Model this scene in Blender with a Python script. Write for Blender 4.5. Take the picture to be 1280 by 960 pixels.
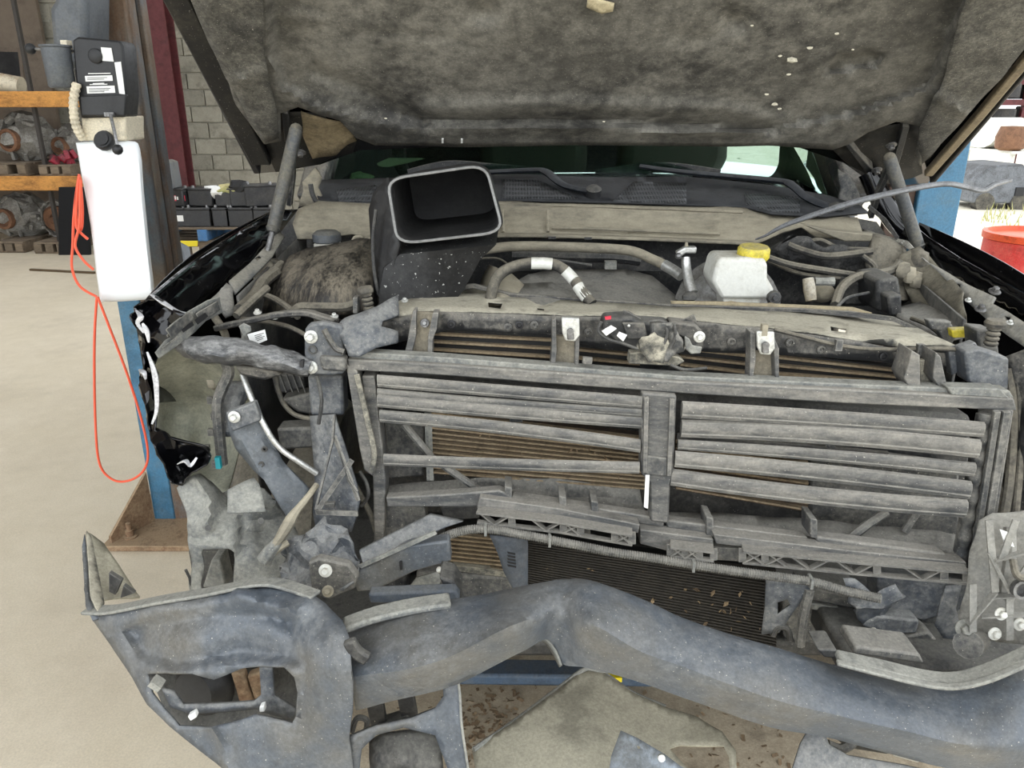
import bpy, bmesh, math, random
import numpy as np
from mathutils import Vector, Matrix, Euler, noise
from mathutils.geometry import delaunay_2d_cdt
random.seed(7)
for o in list(bpy.data.objects): bpy.data.objects.remove(o)
scene = bpy.context.scene
COL = scene.collection
# ------------------------------------------------------------------ camera, light, exposure
F, PITCH, CAMH = 975.0, math.radians(19.6), 1.6
cam = bpy.data.cameras.new('camera'); camo = bpy.data.objects.new('camera', cam); COL.objects.link(camo)
camo.location = (0, 0, CAMH); camo.rotation_euler = (math.pi/2-PITCH, 0, 0)
cam.sensor_width = 36; cam.lens = F/1280*36; cam.clip_start = .02; cam.clip_end = 200
scene.camera = camo
w = bpy.data.worlds.new('world'); scene.world = w; w.use_nodes = True
bg = w.node_tree.nodes['Background']; bg.inputs[0].default_value = (.92, .96, 1, 1); bg.inputs[1].default_value = 1.0
vs = scene.view_settings; vs.view_transform = 'Standard'; vs.look = 'None'; vs.gamma = 1; vs.use_curve_mapping = False
vs.exposure = 1.6

# ------------------------------------------------------------------ helpers
CP, SP = math.cos(PITCH), math.sin(PITCH)
CAM = Vector((0, 0, CAMH))
def ray(px, py):
    r = (px-640)/F; u = -(py-480)/F
    return Vector((r, CP+u*SP, -SP+u*CP))
def P(px, py, Y):
    d = ray(px, py); return CAM + d*(Y/d.y)
def PZ(px, py, z):
    d = ray(px, py); return CAM + d*((z-CAMH)/d.z)
def PL(p0, n):
    def g(x, y):
        d = ray(x, y); t = (p0-CAM).dot(n)/d.dot(n); return t*d.y
    return g
def rp(n, Y): return n*Y*1.07/F
def S(x, d=0): return 1.42-(x-430)/835*.20+d
def px(L, Y=None):
    out = []
    for p in L:
        if len(p) == 3: out.append(P(*p))
        else: out.append(P(p[0], p[1], Y(p[0], p[1]) if callable(Y) else Y))
    return out
def cr(pts, k=6, closed=False):
    pts = [Vector(p) for p in pts]; n = len(pts); out = []
    if n < 3 and not closed: return pts
    for i in range(n if closed else n-1):
        g = (lambda j: pts[j % n]) if closed else (lambda j: pts[max(0, min(n-1, j))])
        a, b, c, d = g(i-1), g(i), g(i+1), g(i+2)
        for j in range(k):
            t = j/k
            out.append(.5*((2*b)+(c-a)*t+(2*a-5*b+4*c-d)*t*t+(3*b-a-3*c+d)*t**3))
    if not closed: out.append(pts[-1])
    return out
def tps(ctrl):
    c = np.array(ctrl, float); xy = c[:, :2]/100; n = len(c)
    def U(r): return np.where(r > 1e-9, r*r*np.log(r+1e-12), 0)
    K = U(np.linalg.norm(xy[:, None]-xy[None], axis=2)) + np.eye(n)*1e-3
    Pm = np.hstack([np.ones((n, 1)), xy]); A = np.zeros((n+3, n+3))
    A[:n, :n] = K; A[:n, n:] = Pm; A[n:, :n] = Pm.T
    A += np.eye(n+3)*1e-9
    s = np.linalg.lstsq(A, np.concatenate([c[:, 2], np.zeros(3)]), rcond=None)[0]
    def g(x, y):
        q = np.array([x, y])/100
        return float(U(np.linalg.norm(xy-q, axis=1))@s[:n] + s[n]+s[n+1]*q[0]+s[n+2]*q[1])
    return g
def inpoly(x, y, pl):
    r = False; j = len(pl)-1
    for i in range(len(pl)):
        a, b = pl[i], pl[j]
        if (a[1] > y) != (b[1] > y) and x < (b[0]-a[0])*(y-a[1])/(b[1]-a[1])+a[0]: r = not r
        j = i
    return r
def dseg(x, y, a, b):
    vx, vy = b[0]-a[0], b[1]-a[1]; L = vx*vx+vy*vy or 1e-9
    t = max(0, min(1, ((x-a[0])*vx+(y-a[1])*vy)/L)); return math.hypot(x-a[0]-t*vx, y-a[1]-t*vy)
def dpl(x, y, pl, closed=False):
    return min(dseg(x, y, pl[i], pl[(i+1) % len(pl)]) for i in range(len(pl) if closed else len(pl)-1))
def sstep(t): t = max(0, min(1, t)); return t*t*(3-2*t)

ORG = {}
class B:
    def __init__(s): s.v = []; s.f = []
    def add(s, vs, fs):
        o = len(s.v); s.v += [Vector(v) for v in vs]; s.f += [[i+o for i in f] for f in fs]; return s
    def box(s, c, size, rot=None):
        c = Vector(c); R = rot.to_matrix() if isinstance(rot, Euler) else (rot or Matrix.Identity(3))
        q = [c+R@Vector((a*size[0]/2, b*size[1]/2, d*size[2]/2)) for a in (-1, 1) for b in (-1, 1) for d in (-1, 1)]
        return s.add(q, [(0, 1, 3, 2), (4, 6, 7, 5), (0, 4, 5, 1), (2, 3, 7, 6), (0, 2, 6, 4), (1, 5, 7, 3)])
    def prism(s, pts, vec):
        n = len(pts); vec = Vector(vec)
        return s.add(list(pts)+[Vector(p)+vec for p in pts],
                     [list(range(n)), list(range(2*n-1, n-1, -1))]+[(i, i+n, (i+1) % n+n, (i+1) % n) for i in range(n)])
    def loft(s, rings, c0=True, c1=True):
        n = len(rings[0]); vs = [p for r in rings for p in r]; fs = []
        for k in range(len(rings)-1):
            for i in range(n):
                j = (i+1) % n; fs.append((k*n+i, k*n+j, (k+1)*n+j, (k+1)*n+i))
        if c0: fs.append(list(range(n-1, -1, -1)))
        if c1: fs.append([(len(rings)-1)*n+i for i in range(n)])
        return s.add(vs, fs)
    def frames(s, pts):
        pts = [Vector(p) for p in pts]; fr = []; n = len(pts); u = None
        for i in range(n):
            t = (pts[min(n-1, i+1)]-pts[max(0, i-1)])
            t = t.normalized() if t.length > 1e-9 else Vector((1, 0, 0))
            if u is None:
                u = Vector((0, 0, 1)) if abs(t.z) < .9 else Vector((0, 1, 0))
            u = (u-t*u.dot(t))
            u = u.normalized() if u.length > 1e-6 else t.orthogonal().normalized()
            fr.append((pts[i], u, t.cross(u)))
        return fr
    def tube(s, pts, r, n=8, flat=1.0):
        m = len(pts); R = r if isinstance(r, (list, tuple)) else [r]*m
        if len(R) != m: R = [float(np.interp(i/(m-1), np.linspace(0, 1, len(R)), R)) for i in range(m)]
        return s.loft([[p+(u*math.cos(2*math.pi*k/n)*flat+v*math.sin(2*math.pi*k/n))*R[i] for k in range(n)]
                       for i, (p, u, v) in enumerate(s.frames(pts))])
    def bar(s, pts, wd, ht):
        rg = []
        m = len(pts); W = wd if isinstance(wd, (list, tuple)) else [wd]*m; H = ht if isinstance(ht, (list, tuple)) else [ht]*m
        for i, (p, u, v) in enumerate(s.frames(pts)):
            a, b = u*H[i]/2, v*W[i]/2; rg.append([p+a+b, p+a-b, p-a-b, p-a+b])
        return s.loft(rg)
    def cyl(s, p0, p1, r0, r1=None, n=16): return s.tube([p0, p1], [r0, r0 if r1 is None else r1], n)
    def lathe(s, c, ax, prof, n=16):
        ax = Vector(ax).normalized(); u = ax.orthogonal().normalized(); v = ax.cross(u); c = Vector(c)
        return s.loft([[c+ax*h+(u*math.cos(2*math.pi*k/n)+v*math.sin(2*math.pi*k/n))*max(r, 1e-5) for k in range(n)] for r, h in prof])
    def ball(s, c, r, sc=(1, 1, 1), n=10, jit=0):
        c = Vector(c); pr = []
        for i in range(n//2+1):
            a = math.pi*i/(n//2)
            pr.append([c+Vector((math.sin(a)*math.cos(2*math.pi*k/n)*sc[0], math.sin(a)*math.sin(2*math.pi*k/n)*sc[1], -math.cos(a)*sc[2]))*max(r, 1e-5)*(1+jit*(random.random()-.5)*(0 < i < n//2)) for k in range(n)])
        return s.loft(pr)
    def grid(s, rows):
        n = len(rows[0]); vs = [p for r in rows for p in r]
        return s.add(vs, [(k*n+i, k*n+i+1, (k+1)*n+i+1, (k+1)*n+i) for k in range(len(rows)-1) for i in range(n-1)])
    def bolt(s, c, ax, r, wz=True):
        ax = Vector(ax).normalized(); c = Vector(c)
        s.lathe(c, ax, [(r, 0), (r, r*.18), (r*.85, r*.28), (r*.62, r*.3), (r*.62, r*.32)], 18)
        s.lathe(c, ax, [(r*.58, r*.3), (r*.58, r*.85), (r*.45, r*.98), (r*.2, r*.98)], 6); return s
    def o(s, name, mat, parent=None, bev=0, solid=0, sub=0, ang=40, loc=None, **kw):
        me = bpy.data.meshes.new(name)
        if loc is None:
            if s.v:
                lo = Vector([min(v[i] for v in s.v) for i in range(3)]); hi = Vector([max(v[i] for v in s.v) for i in range(3)]); loc = (lo+hi)/2
                if parent is None: loc.z = lo.z
            else: loc = Vector()
        loc = Vector(loc)
        me.from_pydata([v-loc for v in s.v], [], s.f); me.validate()
        bm = bmesh.new(); bm.from_mesh(me); bmesh.ops.recalc_face_normals(bm, faces=bm.faces); bm.to_mesh(me); bm.free()
        if ang:
            me.polygons.foreach_set('use_smooth', [True]*len(me.polygons)); me.set_sharp_from_angle(angle=math.radians(ang))
        me.materials.append(mat)
        return link(name, me, loc, parent, bev, solid, sub, **kw)
def link(name, me, loc, parent=None, bev=0, solid=0, sub=0, **kw):
    ob = bpy.data.objects.new(name, me); COL.objects.link(ob); ORG[ob] = Vector(loc)
    if parent is not None: ob.parent = parent; ob.location = Vector(loc)-ORG[parent]
    else: ob.location = loc
    if solid:
        m = ob.modifiers.new('thick', 'SOLIDIFY'); m.thickness = abs(solid); m.offset = 0
    if bev:
        m = ob.modifiers.new('bevel', 'BEVEL'); m.width = bev; m.segments = 2; m.limit_method = 'ANGLE'; m.angle_limit = math.radians(40)
    if sub:
        m = ob.modifiers.new('sub', 'SUBSURF'); m.levels = sub; m.render_levels = sub
    for k, v in kw.items(): ob[k] = v
    return ob
def thing(name, label, cat, loc, group=None):
    o = bpy.data.objects.new(name, None); COL.objects.link(o); o.location = loc; ORG[o] = Vector(loc)
    o['label'] = label; o['category'] = cat
    if group: o['group'] = group
    return o
def sheet(name, mat, parent, outline, Y, holes=(), step=12, thick=.003, nz=0, nsc=8, emb=(), off=None, tris=False, **kw):
    """curved sheet-metal panel: outline drawn in view, depth Y(x, y) real"""
    g = Y if callable(Y) else (tps(Y) if isinstance(Y, list) else (lambda x, y: Y))
    vs, es = [], []
    def loop(pl):
        q = []
        for i in range(len(pl)):
            a, b = pl[i], pl[(i+1) % len(pl)]; k = max(1, int(math.hypot(b[0]-a[0], b[1]-a[1])/step))
            q += [(a[0]+(b[0]-a[0])*j/k, a[1]+(b[1]-a[1])*j/k) for j in range(k)]
        s0 = len(vs); vs.extend(q); es.extend([(s0+i, s0+(i+1) % len(q)) for i in range(len(q))])
    loop(outline)
    for h in holes: loop(h)
    x0, x1 = min(p[0] for p in outline), max(p[0] for p in outline); y0, y1 = min(p[1] for p in outline), max(p[1] for p in outline)
    y = y0+step/2; row = 0
    while y < y1:
        x = x0+step/2*(1+row % 2)
        while x < x1:
            if inpoly(x, y, outline) and dpl(x, y, outline, True) > step*.45 and all((not inpoly(x, y, h)) and dpl(x, y, h, True) > step*.45 for h in holes): vs.append((x, y))
            x += step
        y += step*.87; row += 1
    r = delaunay_2d_cdt([Vector(v) for v in vs], es, [], 0, 1e-4)
    fs = []
    for f in r[2]:
        cx = sum(r[0][i][0] for i in f)/3; cy = sum(r[0][i][1] for i in f)/3
        if inpoly(cx, cy, outline) and not any(inpoly(cx, cy, h) for h in holes): fs.append(list(f))
    b = B(); V = []
    for q in r[0]:
        x, y = q[0], q[1]; d = g(x, y)
        for pl, amp, soft in emb:
            closed = len(pl) > 2 and pl[-1] == pl[0]
            if closed:
                ds = dpl(x, y, pl); ds = ds if inpoly(x, y, pl) else -ds; d += amp*sstep(ds/soft+.5)
            else: d += amp*math.exp(-(dpl(x, y, pl)/soft)**2)
        p = P(x, y, d)
        if nz: p = p + Vector((noise.noise(p*nsc+Vector((3, 0, 0))), noise.noise(p*nsc), noise.noise(p*nsc+Vector((0, 9, 0)))))*nz
        V.append(p)
    if off: V = [p+Vector(off) for p in V]
    b.add(V, fs)
    return b.o(name, mat, parent, solid=thick, ang=kw.pop('ang', 45), **kw)
def plate(name, mat, parent, L, Y, th=.01, bev=.0015, vec=None, **kw):
    return B().prism(px(L, Y), vec or (0, th, 0)).o(name, mat, parent, bev=bev, **kw)
def tube(name, mat, parent, L, r, k=6, n=8, flat=1, Y=None, **kw):
    return B().tube(cr(px(L, Y), k), r, n, flat).o(name, mat, parent, **kw)
def hose(name, mat, parent, L, r, pitch=.006, Y=None, **kw):
    p = cr(px(L, Y), 10); ds = [0]
    for a, b in zip(p, p[1:]): ds.append(ds[-1]+(b-a).length)
    n = max(6, int(ds[-1]/pitch)*2); q = []
    for i in range(n):
        t = ds[-1]*i/(n-1); q.append(Vector([float(np.interp(t, ds, [v[a] for v in p])) for a in range(3)]))
    return B().tube(q, [r*(1 if (i//1) % 2 else .8) for i in range(n)], 10).o(name, mat, parent, ang=25, **kw)
def bolts(name, mat, parent, L, r, Y=None, ax=(0, -1, .25), **kw):
    for c in px(L, Y): B().bolt(c, ax, r).o(name, mat, parent, **kw)

# ------------------------------------------------------------------ materials
def lin(c): return tuple((x/255/12.92 if x <= 10.3 else ((x/255+.055)/1.055)**2.4) for x in c)+(1,)
MATS = {}
def mat(name, base, dust=None, amt=.5, rough=.6, metal=0, sc=9, speck=0, speckc=(200, 195, 180), bump=.2, up=.2, spread=.35, sprd2=None, stretch=None, rnd=0, spec=.5, tint=None, tamt=.5, rdust=.9, trans=0, ssc=340, edge=0, edgec=(150, 148, 140), grime=.35, grain=.18):
    m = bpy.data.materials.new(name); m.use_nodes = True; nt = m.node_tree; N = nt.nodes; L = nt.links
    bs = N['Principled BSDF']; bs.inputs['Roughness'].default_value = rough; bs.inputs['Metallic'].default_value = metal
    bs.inputs['Specular IOR Level'].default_value = spec
    if trans: bs.inputs['Transmission Weight'].default_value = trans
    def nd(t, **k):
        n = N.new(t)
        for a, b in k.items(): setattr(n, a, b)
        return n
    def mth(op, a, b=None, c=None):
        n = nd('ShaderNodeMath', operation=op)
        for i, v in enumerate((a, b, c)):
            if v is None: continue
            if isinstance(v, (int, float)): n.inputs[i].default_value = v
            else: L.new(v, n.inputs[i])
        return n.outputs[0]
    tc = nd('ShaderNodeTexCoord'); src = tc.outputs['Object']
    oi = nd('ShaderNodeObjectInfo')
    ad = nd('ShaderNodeVectorMath', operation='ADD'); L.new(src, ad.inputs[0])
    mu = nd('ShaderNodeVectorMath', operation='SCALE'); mu.inputs['Scale'].default_value = 37; cx = nd('ShaderNodeCombineXYZ')
    for i in range(3): L.new(oi.outputs['Random'], cx.inputs[i])
    L.new(cx.outputs[0], mu.inputs[0]); L.new(mu.outputs[0], ad.inputs[1]); src = ad.outputs[0]
    def nz(scale, det=6, rg=.6, st=None):
        s = src
        if st:
            mp = nd('ShaderNodeMapping'); mp.inputs['Scale'].default_value = st; L.new(src, mp.inputs[0]); s = mp.outputs[0]
        n = nd('ShaderNodeTexNoise'); n.inputs['Scale'].default_value = scale; n.inputs['Detail'].default_value = det; n.inputs['Roughness'].default_value = rg
        L.new(s, n.inputs['Vector']); return n.outputs[0]
    def mix(f, a, b):
        n = nd('ShaderNodeMix', data_type='RGBA')
        if isinstance(f, (int, float)): n.inputs[0].default_value = f
        else: L.new(f, n.inputs[0])
        for v, i in ((a, 6), (b, 7)):
            if isinstance(v, tuple): n.inputs[i].default_value = v
            else: L.new(v, n.inputs[i])
        return n.outputs[2]
    def rg(v, a, b, c=0, d=1):
        n = nd('ShaderNodeMapRange'); n.interpolation_type = 'SMOOTHSTEP'
        for i, q in enumerate((a, b, c, d)): n.inputs[i+1].default_value = q
        L.new(v, n.inputs[0]); return n.outputs[0]
    colr = lin(base); n1 = nz(sc, 5, .6, stretch); n2 = nz(sc*7, 6, .7, stretch)
    if tint: colr = mix(rg(nz(sc*.6, 4), .5-.2*tamt, .75-.3*tamt), colr, lin(tint))
    if dust:
        ge = nd('ShaderNodeNewGeometry'); sx = nd('ShaderNodeSeparateXYZ'); L.new(ge.outputs['Normal'], sx.inputs[0])
        v = mth('ADD', mth('MULTIPLY', n1, .5), mth('MULTIPLY', n2, .5))
        v = mth('ADD', v, mth('MULTIPLY', sx.outputs[2], up)); v = mth('ADD', v, amt-.5)
        f = rg(v, .5-spread/2, .5+spread/2); colr = mix(f, colr, lin(dust))
        L.new(rg(v, .5-spread/2, .5+spread/2, rough, rdust), bs.inputs['Roughness'])
    if grime:
        colr = mix(rg(nz(sc*1.9, 6, .65), .52, .66, 0, grime), colr, tuple(x*.22 for x in lin(base)[:3])+(1,))
    if grain:
        gn = rg(nz(170, 5, .75), .3, .7, 1-grain, 1+grain); vm = nd('ShaderNodeMix', data_type='RGBA', blend_type='MULTIPLY'); vm.inputs[0].default_value = 1
        if isinstance(colr, tuple): vm.inputs[6].default_value = colr
        else: L.new(colr, vm.inputs[6])
        L.new(gn, vm.inputs[7]); colr = vm.outputs[2]
    if edge:
        bv = nd('ShaderNodeBevel', samples=3); bv.inputs['Radius'].default_value = .0035; g2 = nd('ShaderNodeNewGeometry')
        dt = nd('ShaderNodeVectorMath', operation='DOT_PRODUCT'); L.new(bv.outputs[0], dt.inputs[0]); L.new(g2.outputs['Normal'], dt.inputs[1])
        ef = mth('MULTIPLY', rg(dt.outputs['Value'], .97, .80), rg(nz(sc*3, 4), .35, .6, .25*edge, edge)); colr = mix(ef, colr, lin(edgec))
    if speck:
        colr = mix(rg(nz(ssc, 2, .5), .755-.06*speck, .785-.06*speck), colr, lin(speckc))
    if rnd:
        hs = nd('ShaderNodeHueSaturation'); L.new(rgl(L, nd, oi, rnd), hs.inputs['Value'])
        if isinstance(colr, tuple): hs.inputs['Color'].default_value = colr
        else: L.new(colr, hs.inputs['Color'])
        colr = hs.outputs[0]
    if isinstance(colr, tuple): bs.inputs['Base Color'].default_value = colr
    else: L.new(colr, bs.inputs['Base Color'])
    if bump:
        bp = nd('ShaderNodeBump'); bp.inputs['Strength'].default_value = bump; bp.inputs['Distance'].default_value = .004
        L.new(mth('ADD', n2, mth('MULTIPLY', n1, 1.5)), bp.inputs['Height']); L.new(bp.outputs[0], bs.inputs['Normal'])
    MATS[name] = m; return m
def rgl(L, nd, oi, rnd):
    n = nd('ShaderNodeMapRange'); n.inputs[3].default_value = 1-rnd; n.inputs[4].default_value = 1+rnd; L.new(oi.outputs['Random'], n.inputs[0]); return n.outputs[0]

DUST = (150, 142, 122)
plastic = mat('dusty_black_plastic', (56, 58, 60), (132, 129, 121), .46, .5, sc=14, speck=.6, up=.2, spread=.36, edge=.7, edgec=(165, 162, 152), grime=.25)
slatm = mat('dusty_slat_plastic', (62, 64, 66), (142, 138, 129), .46, .42, sc=12, speck=.6, up=.18, spread=.4, stretch=(.2, 1, 1), edge=.6, edgec=(165, 162, 152), grime=.18)
darkp = mat('black_plastic', (36, 37, 39), (102, 100, 94), .41, .5, sc=12, up=.2, spread=.35, speck=.3, edge=.4)
bluep = mat('blue_grey_plastic', (66, 71, 78), (132, 132, 129), .45, .45, sc=12, up=.18, spread=.32, speck=.5, edge=.7)
palep = mat('pale_dusty_plastic', (88, 91, 92), (150, 149, 140), .5, .6, sc=13, up=.12, spread=.35, speck=.4, edge=.4)
bumpm = mat('bumper_grey', (80, 86, 93), (122, 124, 124), .40, .28, sc=8, up=.03, spread=.36, speck=.6, grime=.2, tint=(96, 95, 91), tamt=.35, bump=.25)
hoodm = mat('sooty_hood_liner', (54, 53, 51), (136, 133, 124), .48, .65, sc=4.2, up=-.0, spread=.34, speck=.9, speckc=(170, 166, 150), bump=.5, tint=(80, 78, 73), tamt=.5, grime=.38)
hoodd = mat('dark_hood_frame', (22, 22, 22), (84, 80, 70), .38, .6, sc=6, up=0, spread=.45, speck=.6)
beige = mat('dust_coated_metal', (98, 94, 84), (164, 156, 136), .52, .85, sc=8, up=.1, spread=.4, stretch=(.4, 1, 1), grime=.12, grain=.08)
sand = mat('sandy_dusted_metal', (72, 72, 69), (172, 166, 148), .46, .9, sc=11, up=.22, spread=.3)
shiny = mat('shiny_black_paint', (9, 9, 12), (60, 60, 58), .22, .1, sc=9, up=.15, spread=.4, bump=.05)
blackm = mat('black_painted_metal', (36, 37, 39), (124, 120, 111), .43, .4, sc=12, up=.2, spread=.32, speck=.5, edge=.7)
steel = mat('bare_steel', (140, 140, 140), (86, 83, 77), .4, .35, metal=.85, sc=20, up=.1, spread=.5)
zinc = mat('zinc_bolt', (206, 206, 200), (140, 136, 124), .3, .4, metal=.5, sc=40, up=0, spread=.4)
alum = mat('aluminium_pipe', (196, 196, 192), (120, 116, 106), .35, .3, metal=.7, sc=14, up=.1, spread=.4)
whitep = mat('white_plastic', (214, 214, 206), (176, 171, 156), .36, .35, sc=10, bump=.05, grime=.06, grain=.06)
tankm = mat('white_reservoir_plastic', (236, 240, 242), None, 0, .3, bump=0, grime=0, grain=0)
cream = mat('cream_painted_metal', (212, 202, 178), (140, 104, 66), .3, .6, sc=12)
yellow = mat('yellow_cap_plastic', (214, 196, 62), (170, 158, 110), .38, .5, sc=20)
coreb = mat('condenser_core', (48, 38, 28), (92, 74, 54), .45, .8, sc=30, up=0)
finm = mat('condenser_tube', (124, 106, 82), (156, 140, 114), .5, .6, metal=.2, sc=24, up=.1)
radm = mat('radiator_dark_core', (24, 23, 22), (52, 48, 42), .4, .7, sc=20, up=0)
rubber = mat('rubber_hose', (40, 40, 40), (124, 118, 104), .45, .7, sc=12, up=.25, spread=.5)
floorm = mat('dusty_concrete', (202, 190, 166), (216, 205, 183), .5, .85, sc=1.4, up=0, spread=.5, speck=.5, speckc=(120, 108, 88), bump=.12, tint=(196, 184, 162), tamt=.3, grime=.08, grain=.1)
blockm = mat('painted_block', (138, 134, 121), (156, 152, 138), .5, .9, sc=3, up=0, rnd=.16, bump=.4, spread=.3)
mortar = mat('mortar', (186, 182, 166), None, 0, .95)
brownw = mat('brown_wall_panel', (110, 98, 86), (124, 112, 98), .5, .9, sc=1.5, up=0)
rackm = mat('orange_rack_beam', (206, 146, 72), (134, 92, 52), .46, .6, sc=5, up=0, spread=.3, speck=.5, speckc=(225, 205, 170), stretch=(.4, 1, 1))
woodm = mat('pallet_wood', (134, 118, 98), (96, 86, 74), .5, .9, sc=5, up=0, stretch=(.3, 1, 1), rnd=.15)
redm = mat('red_oxide_steel', (88, 34, 37), (70, 34, 34), .45, .6, sc=3, up=0, bump=.05)
bluem = mat('blue_lift_paint', (64, 116, 148), (96, 118, 128), .4, .45, sc=4, up=0, bump=.05)
rustp = mat('worn_rusty_lift_paint', (116, 106, 92), (104, 78, 56), .5, .7, sc=4, up=0, stretch=(1, 1, .3), tint=(92, 108, 116), tamt=.5)
rustd = mat('dusty_rust', (112, 84, 62), (158, 136, 108), .5, .9, sc=10, up=.15, bump=.4)
orangem = mat('orange_cord', (236, 96, 66), None, 0, .5, bump=0, grime=0, grain=0)
cast = mat('cast_aluminium', (168, 166, 160), (116, 112, 104), .5, .6, metal=.3, sc=8, up=.1, bump=.6)
rustm = mat('rusty_torque_converter', (134, 96, 70), (98, 70, 52), .5, .8, sc=10)
battm = mat('black_battery_case', (38, 39, 42), (78, 76, 72), .4, .4, sc=8, up=.1, rnd=.2)
redp = mat('red_barrel_plastic', (214, 62, 58), (226, 110, 98), .45, .5, sc=5, up=0, bump=.05)
oldw = mat('blue_pallet_paint', (66, 118, 170), (110, 120, 124), .4, .8, sc=10, up=0)
yelst = mat('yellow_sticker', (236, 214, 40), None, 0, .5, bump=0, grime=0, grain=0)
redst = mat('red_sticker', (196, 44, 66), None, 0, .4, bump=0, grime=0, grain=0)
whst = mat('white_sticker', (228, 228, 224), None, 0, .5, bump=0, grime=0, grain=0)
inkm = mat('black_print', (30, 30, 32), None, 0, .6, bump=0, grime=0, grain=0)
tanp = mat('tan_leaf', (158, 138, 108), (104, 86, 64), .5, .9, sc=30, rnd=.3)
shieldm = mat('olive_splash_shield', (140, 135, 118), (176, 170, 150), .5, .6, sc=4, up=.1, spread=.5)
liner = mat('wheel_liner', (118, 119, 106), (150, 148, 130), .46, .85, sc=5, up=0)
teal = mat('teal_clip', (30, 140, 150), None, 0, .5, bump=0, grime=0, grain=0)
dashm = mat('dashboard_grey_green', (176, 192, 148), None, 0, .8)
outdoor = mat('pale_gravel', (206, 200, 184), (178, 170, 150), .5, .95, sc=2, up=0)
grassm = mat('dry_grass', (150, 156, 96), (190, 180, 130), .5, .9, sc=8)
# ------------------------------------------------------------------ setting
def struct(name, b, m, **kw): return b.o(name, m, None, kind='structure', **kw)
struct('floor', B().box((-1.5, 4.6, -.05), (17, 15, .1)), floorm, ang=0)
sb = B(); sp = [Vector((.3+1.05*(1+.25*noise.noise(Vector((math.cos(a)*1.5, math.sin(a)*1.5, 3))))*math.cos(a), 2.0+.95*(1+.3*noise.noise(Vector((math.cos(a)*2, math.sin(a)*2, 7))))*math.sin(a), .0015)) for a in [2*math.pi*k/60 for k in range(60)]]
stainm = mat('brown_dirt_film', (152, 138, 116), (180, 166, 142), .5, .9, sc=5, up=0, speck=.6, speckc=(104, 84, 62))
sb.add([Vector((.25, 2.0, .0015))]+sp, [(0, i+1, (i+1) % 60+1) for i in range(60)]).o('floor_stain', stainm, None, kind='stuff', label='brown dirt film on the floor under the truck', category='dirt', ang=0)
struct('ground', B().box((20, 14, -.16), (60, 80, .2)), outdoor, ang=0)
WB = 10.7
wall = struct('wall_back', B().box((-4.9, WB+.1, 2.3), (9.4, .18, 4.6)), mortar, ang=0)
blk = B().box((0, 0, 0), (.387, .04, .187)).o('block', blockm, wall, bev=.006, loc=(0, 0, 0)); bme = blk.data
bpy.data.objects.remove(blk)
for r in range(17):
    for c in range(9):
        link('block', bme, (-5.75+c*.4+(r % 2)*.2, WB-.004, .1+r*.2), wall, bev=.006)
struct('wall_left', B().box((-9.7, 5, 2.3), (.2, 12, 4.6)), brownw, ang=0)
struct('ceiling', B().box((-3.5, 2.4, 4.7), (12.6, 5.8, .12)).box((-3.5, 9.3, 4.7), (12.6, 3.2, .12)), brownw, ang=0)  # gap between the two slabs is added to let daylight onto the back
# brown sheeting behind the rack
struct('wall_panel', B().box((-7.6, WB-.16, 1.9), (3.6, .06, 3.8)), brownw, ang=0)

# red steel column
t = thing('steel_column', 'dark red steel I-beam column standing against the grey block wall', 'column', (P(229, 238, 9.6).x, 9.6, 0))
cx = t.location.x
B().box((cx-.02, 9.6, 2.3), (.03, .22, 4.6)).o('web', redm, t)
B().box((cx-.02, 9.5, 2.3), (.25, .025, 4.6)).o('flange', redm, t)
B().box((cx-.02, 9.72, 2.3), (.25, .025, 4.6)).o('flange', redm, t)
B().box((cx-.02, 9.6, .012), (.34, .34, .024)).o('base_plate', redm, t)

# two-post lift columns
def lift_post(bp, label, gus=True):
    t = thing('lift_post', label, 'lift post', bp, 'columns of the two-post car lift'); x, y = bp[0], bp[1]; s = -1 if x < 0 else 1
    H = 3.4
    B().box((x+s*.075, y-.03, H/2+.02), (.085, .18, H)).o('back_plate', bluem, t, bev=.006)
    if s < 0: B().box((x, y-.1, H/2+.02), (.15, .03, H)).o('front_flange', rustp, t, bev=.006)
    else:
        B().box((x+.05, y-.13, H/2+.02), (.17, .03, H)).o('front_flange', bluem, t, bev=.006)
        B().box((x-.09, y-.11, H/2+.02), (.11, .03, H)).o('inner_flange', mat('dark_brown_steel', (66, 50, 42), (90, 72, 60), .4, .7, sc=4, up=0), t, bev=.006)
    B().box((x-.01*(s < 0), y+.04, H/2+.02), (.15, .03, H)).o('rear_flange', rustp, t, bev=.006)
    B().box((x-s*.07, y-.07, H/2+.02), (.02, .05, H)).o('lip', rustp, t, bev=.004)
    B().box((x-s*.07, y+.02, H/2+.02), (.02, .05, H)).o('lip', rustp, t, bev=.004)
    B().box((x-s*.005, y-.03, .85), (.11, .08, 1.5)).o('carriage', rustp, t, bev=.01)
    bpz = B().box((x-s*.02, y-.05, .012), (.5, .56, .024)).o('base_plate', rustd, t, bev=.004)
    for dx in (-.17, .17):
        for dy in (-.26, .16):
            B().lathe((x-s*.02+dx, y+dy, .024), (0, 0, 1), [(.028, 0), (.028, .006), (.016, .008), (.016, .03), (.01, .032), (.01, .06), (.004, .062)], 10).o('anchor_bolt', rustd, bpz)
    for a, b2 in (((x-.12, y-.13), (x-.21, y-.3)), ((x+.1, y-.13), (x+.1, y-.31)), ((x-.12, y+.1), (x-.24, y+.14))):
        d = Vector((b2[0]-a[0], b2[1]-a[1], 0))
        B().prism([Vector((a[0], a[1], .024)), Vector((a[0], a[1], .24)), Vector((b2[0], b2[1], .05)), Vector((b2[0], b2[1], .024))], Vector((-d.y, d.x, 0)).normalized()*.012).o('gusset', rustd, t)
    return t
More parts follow.
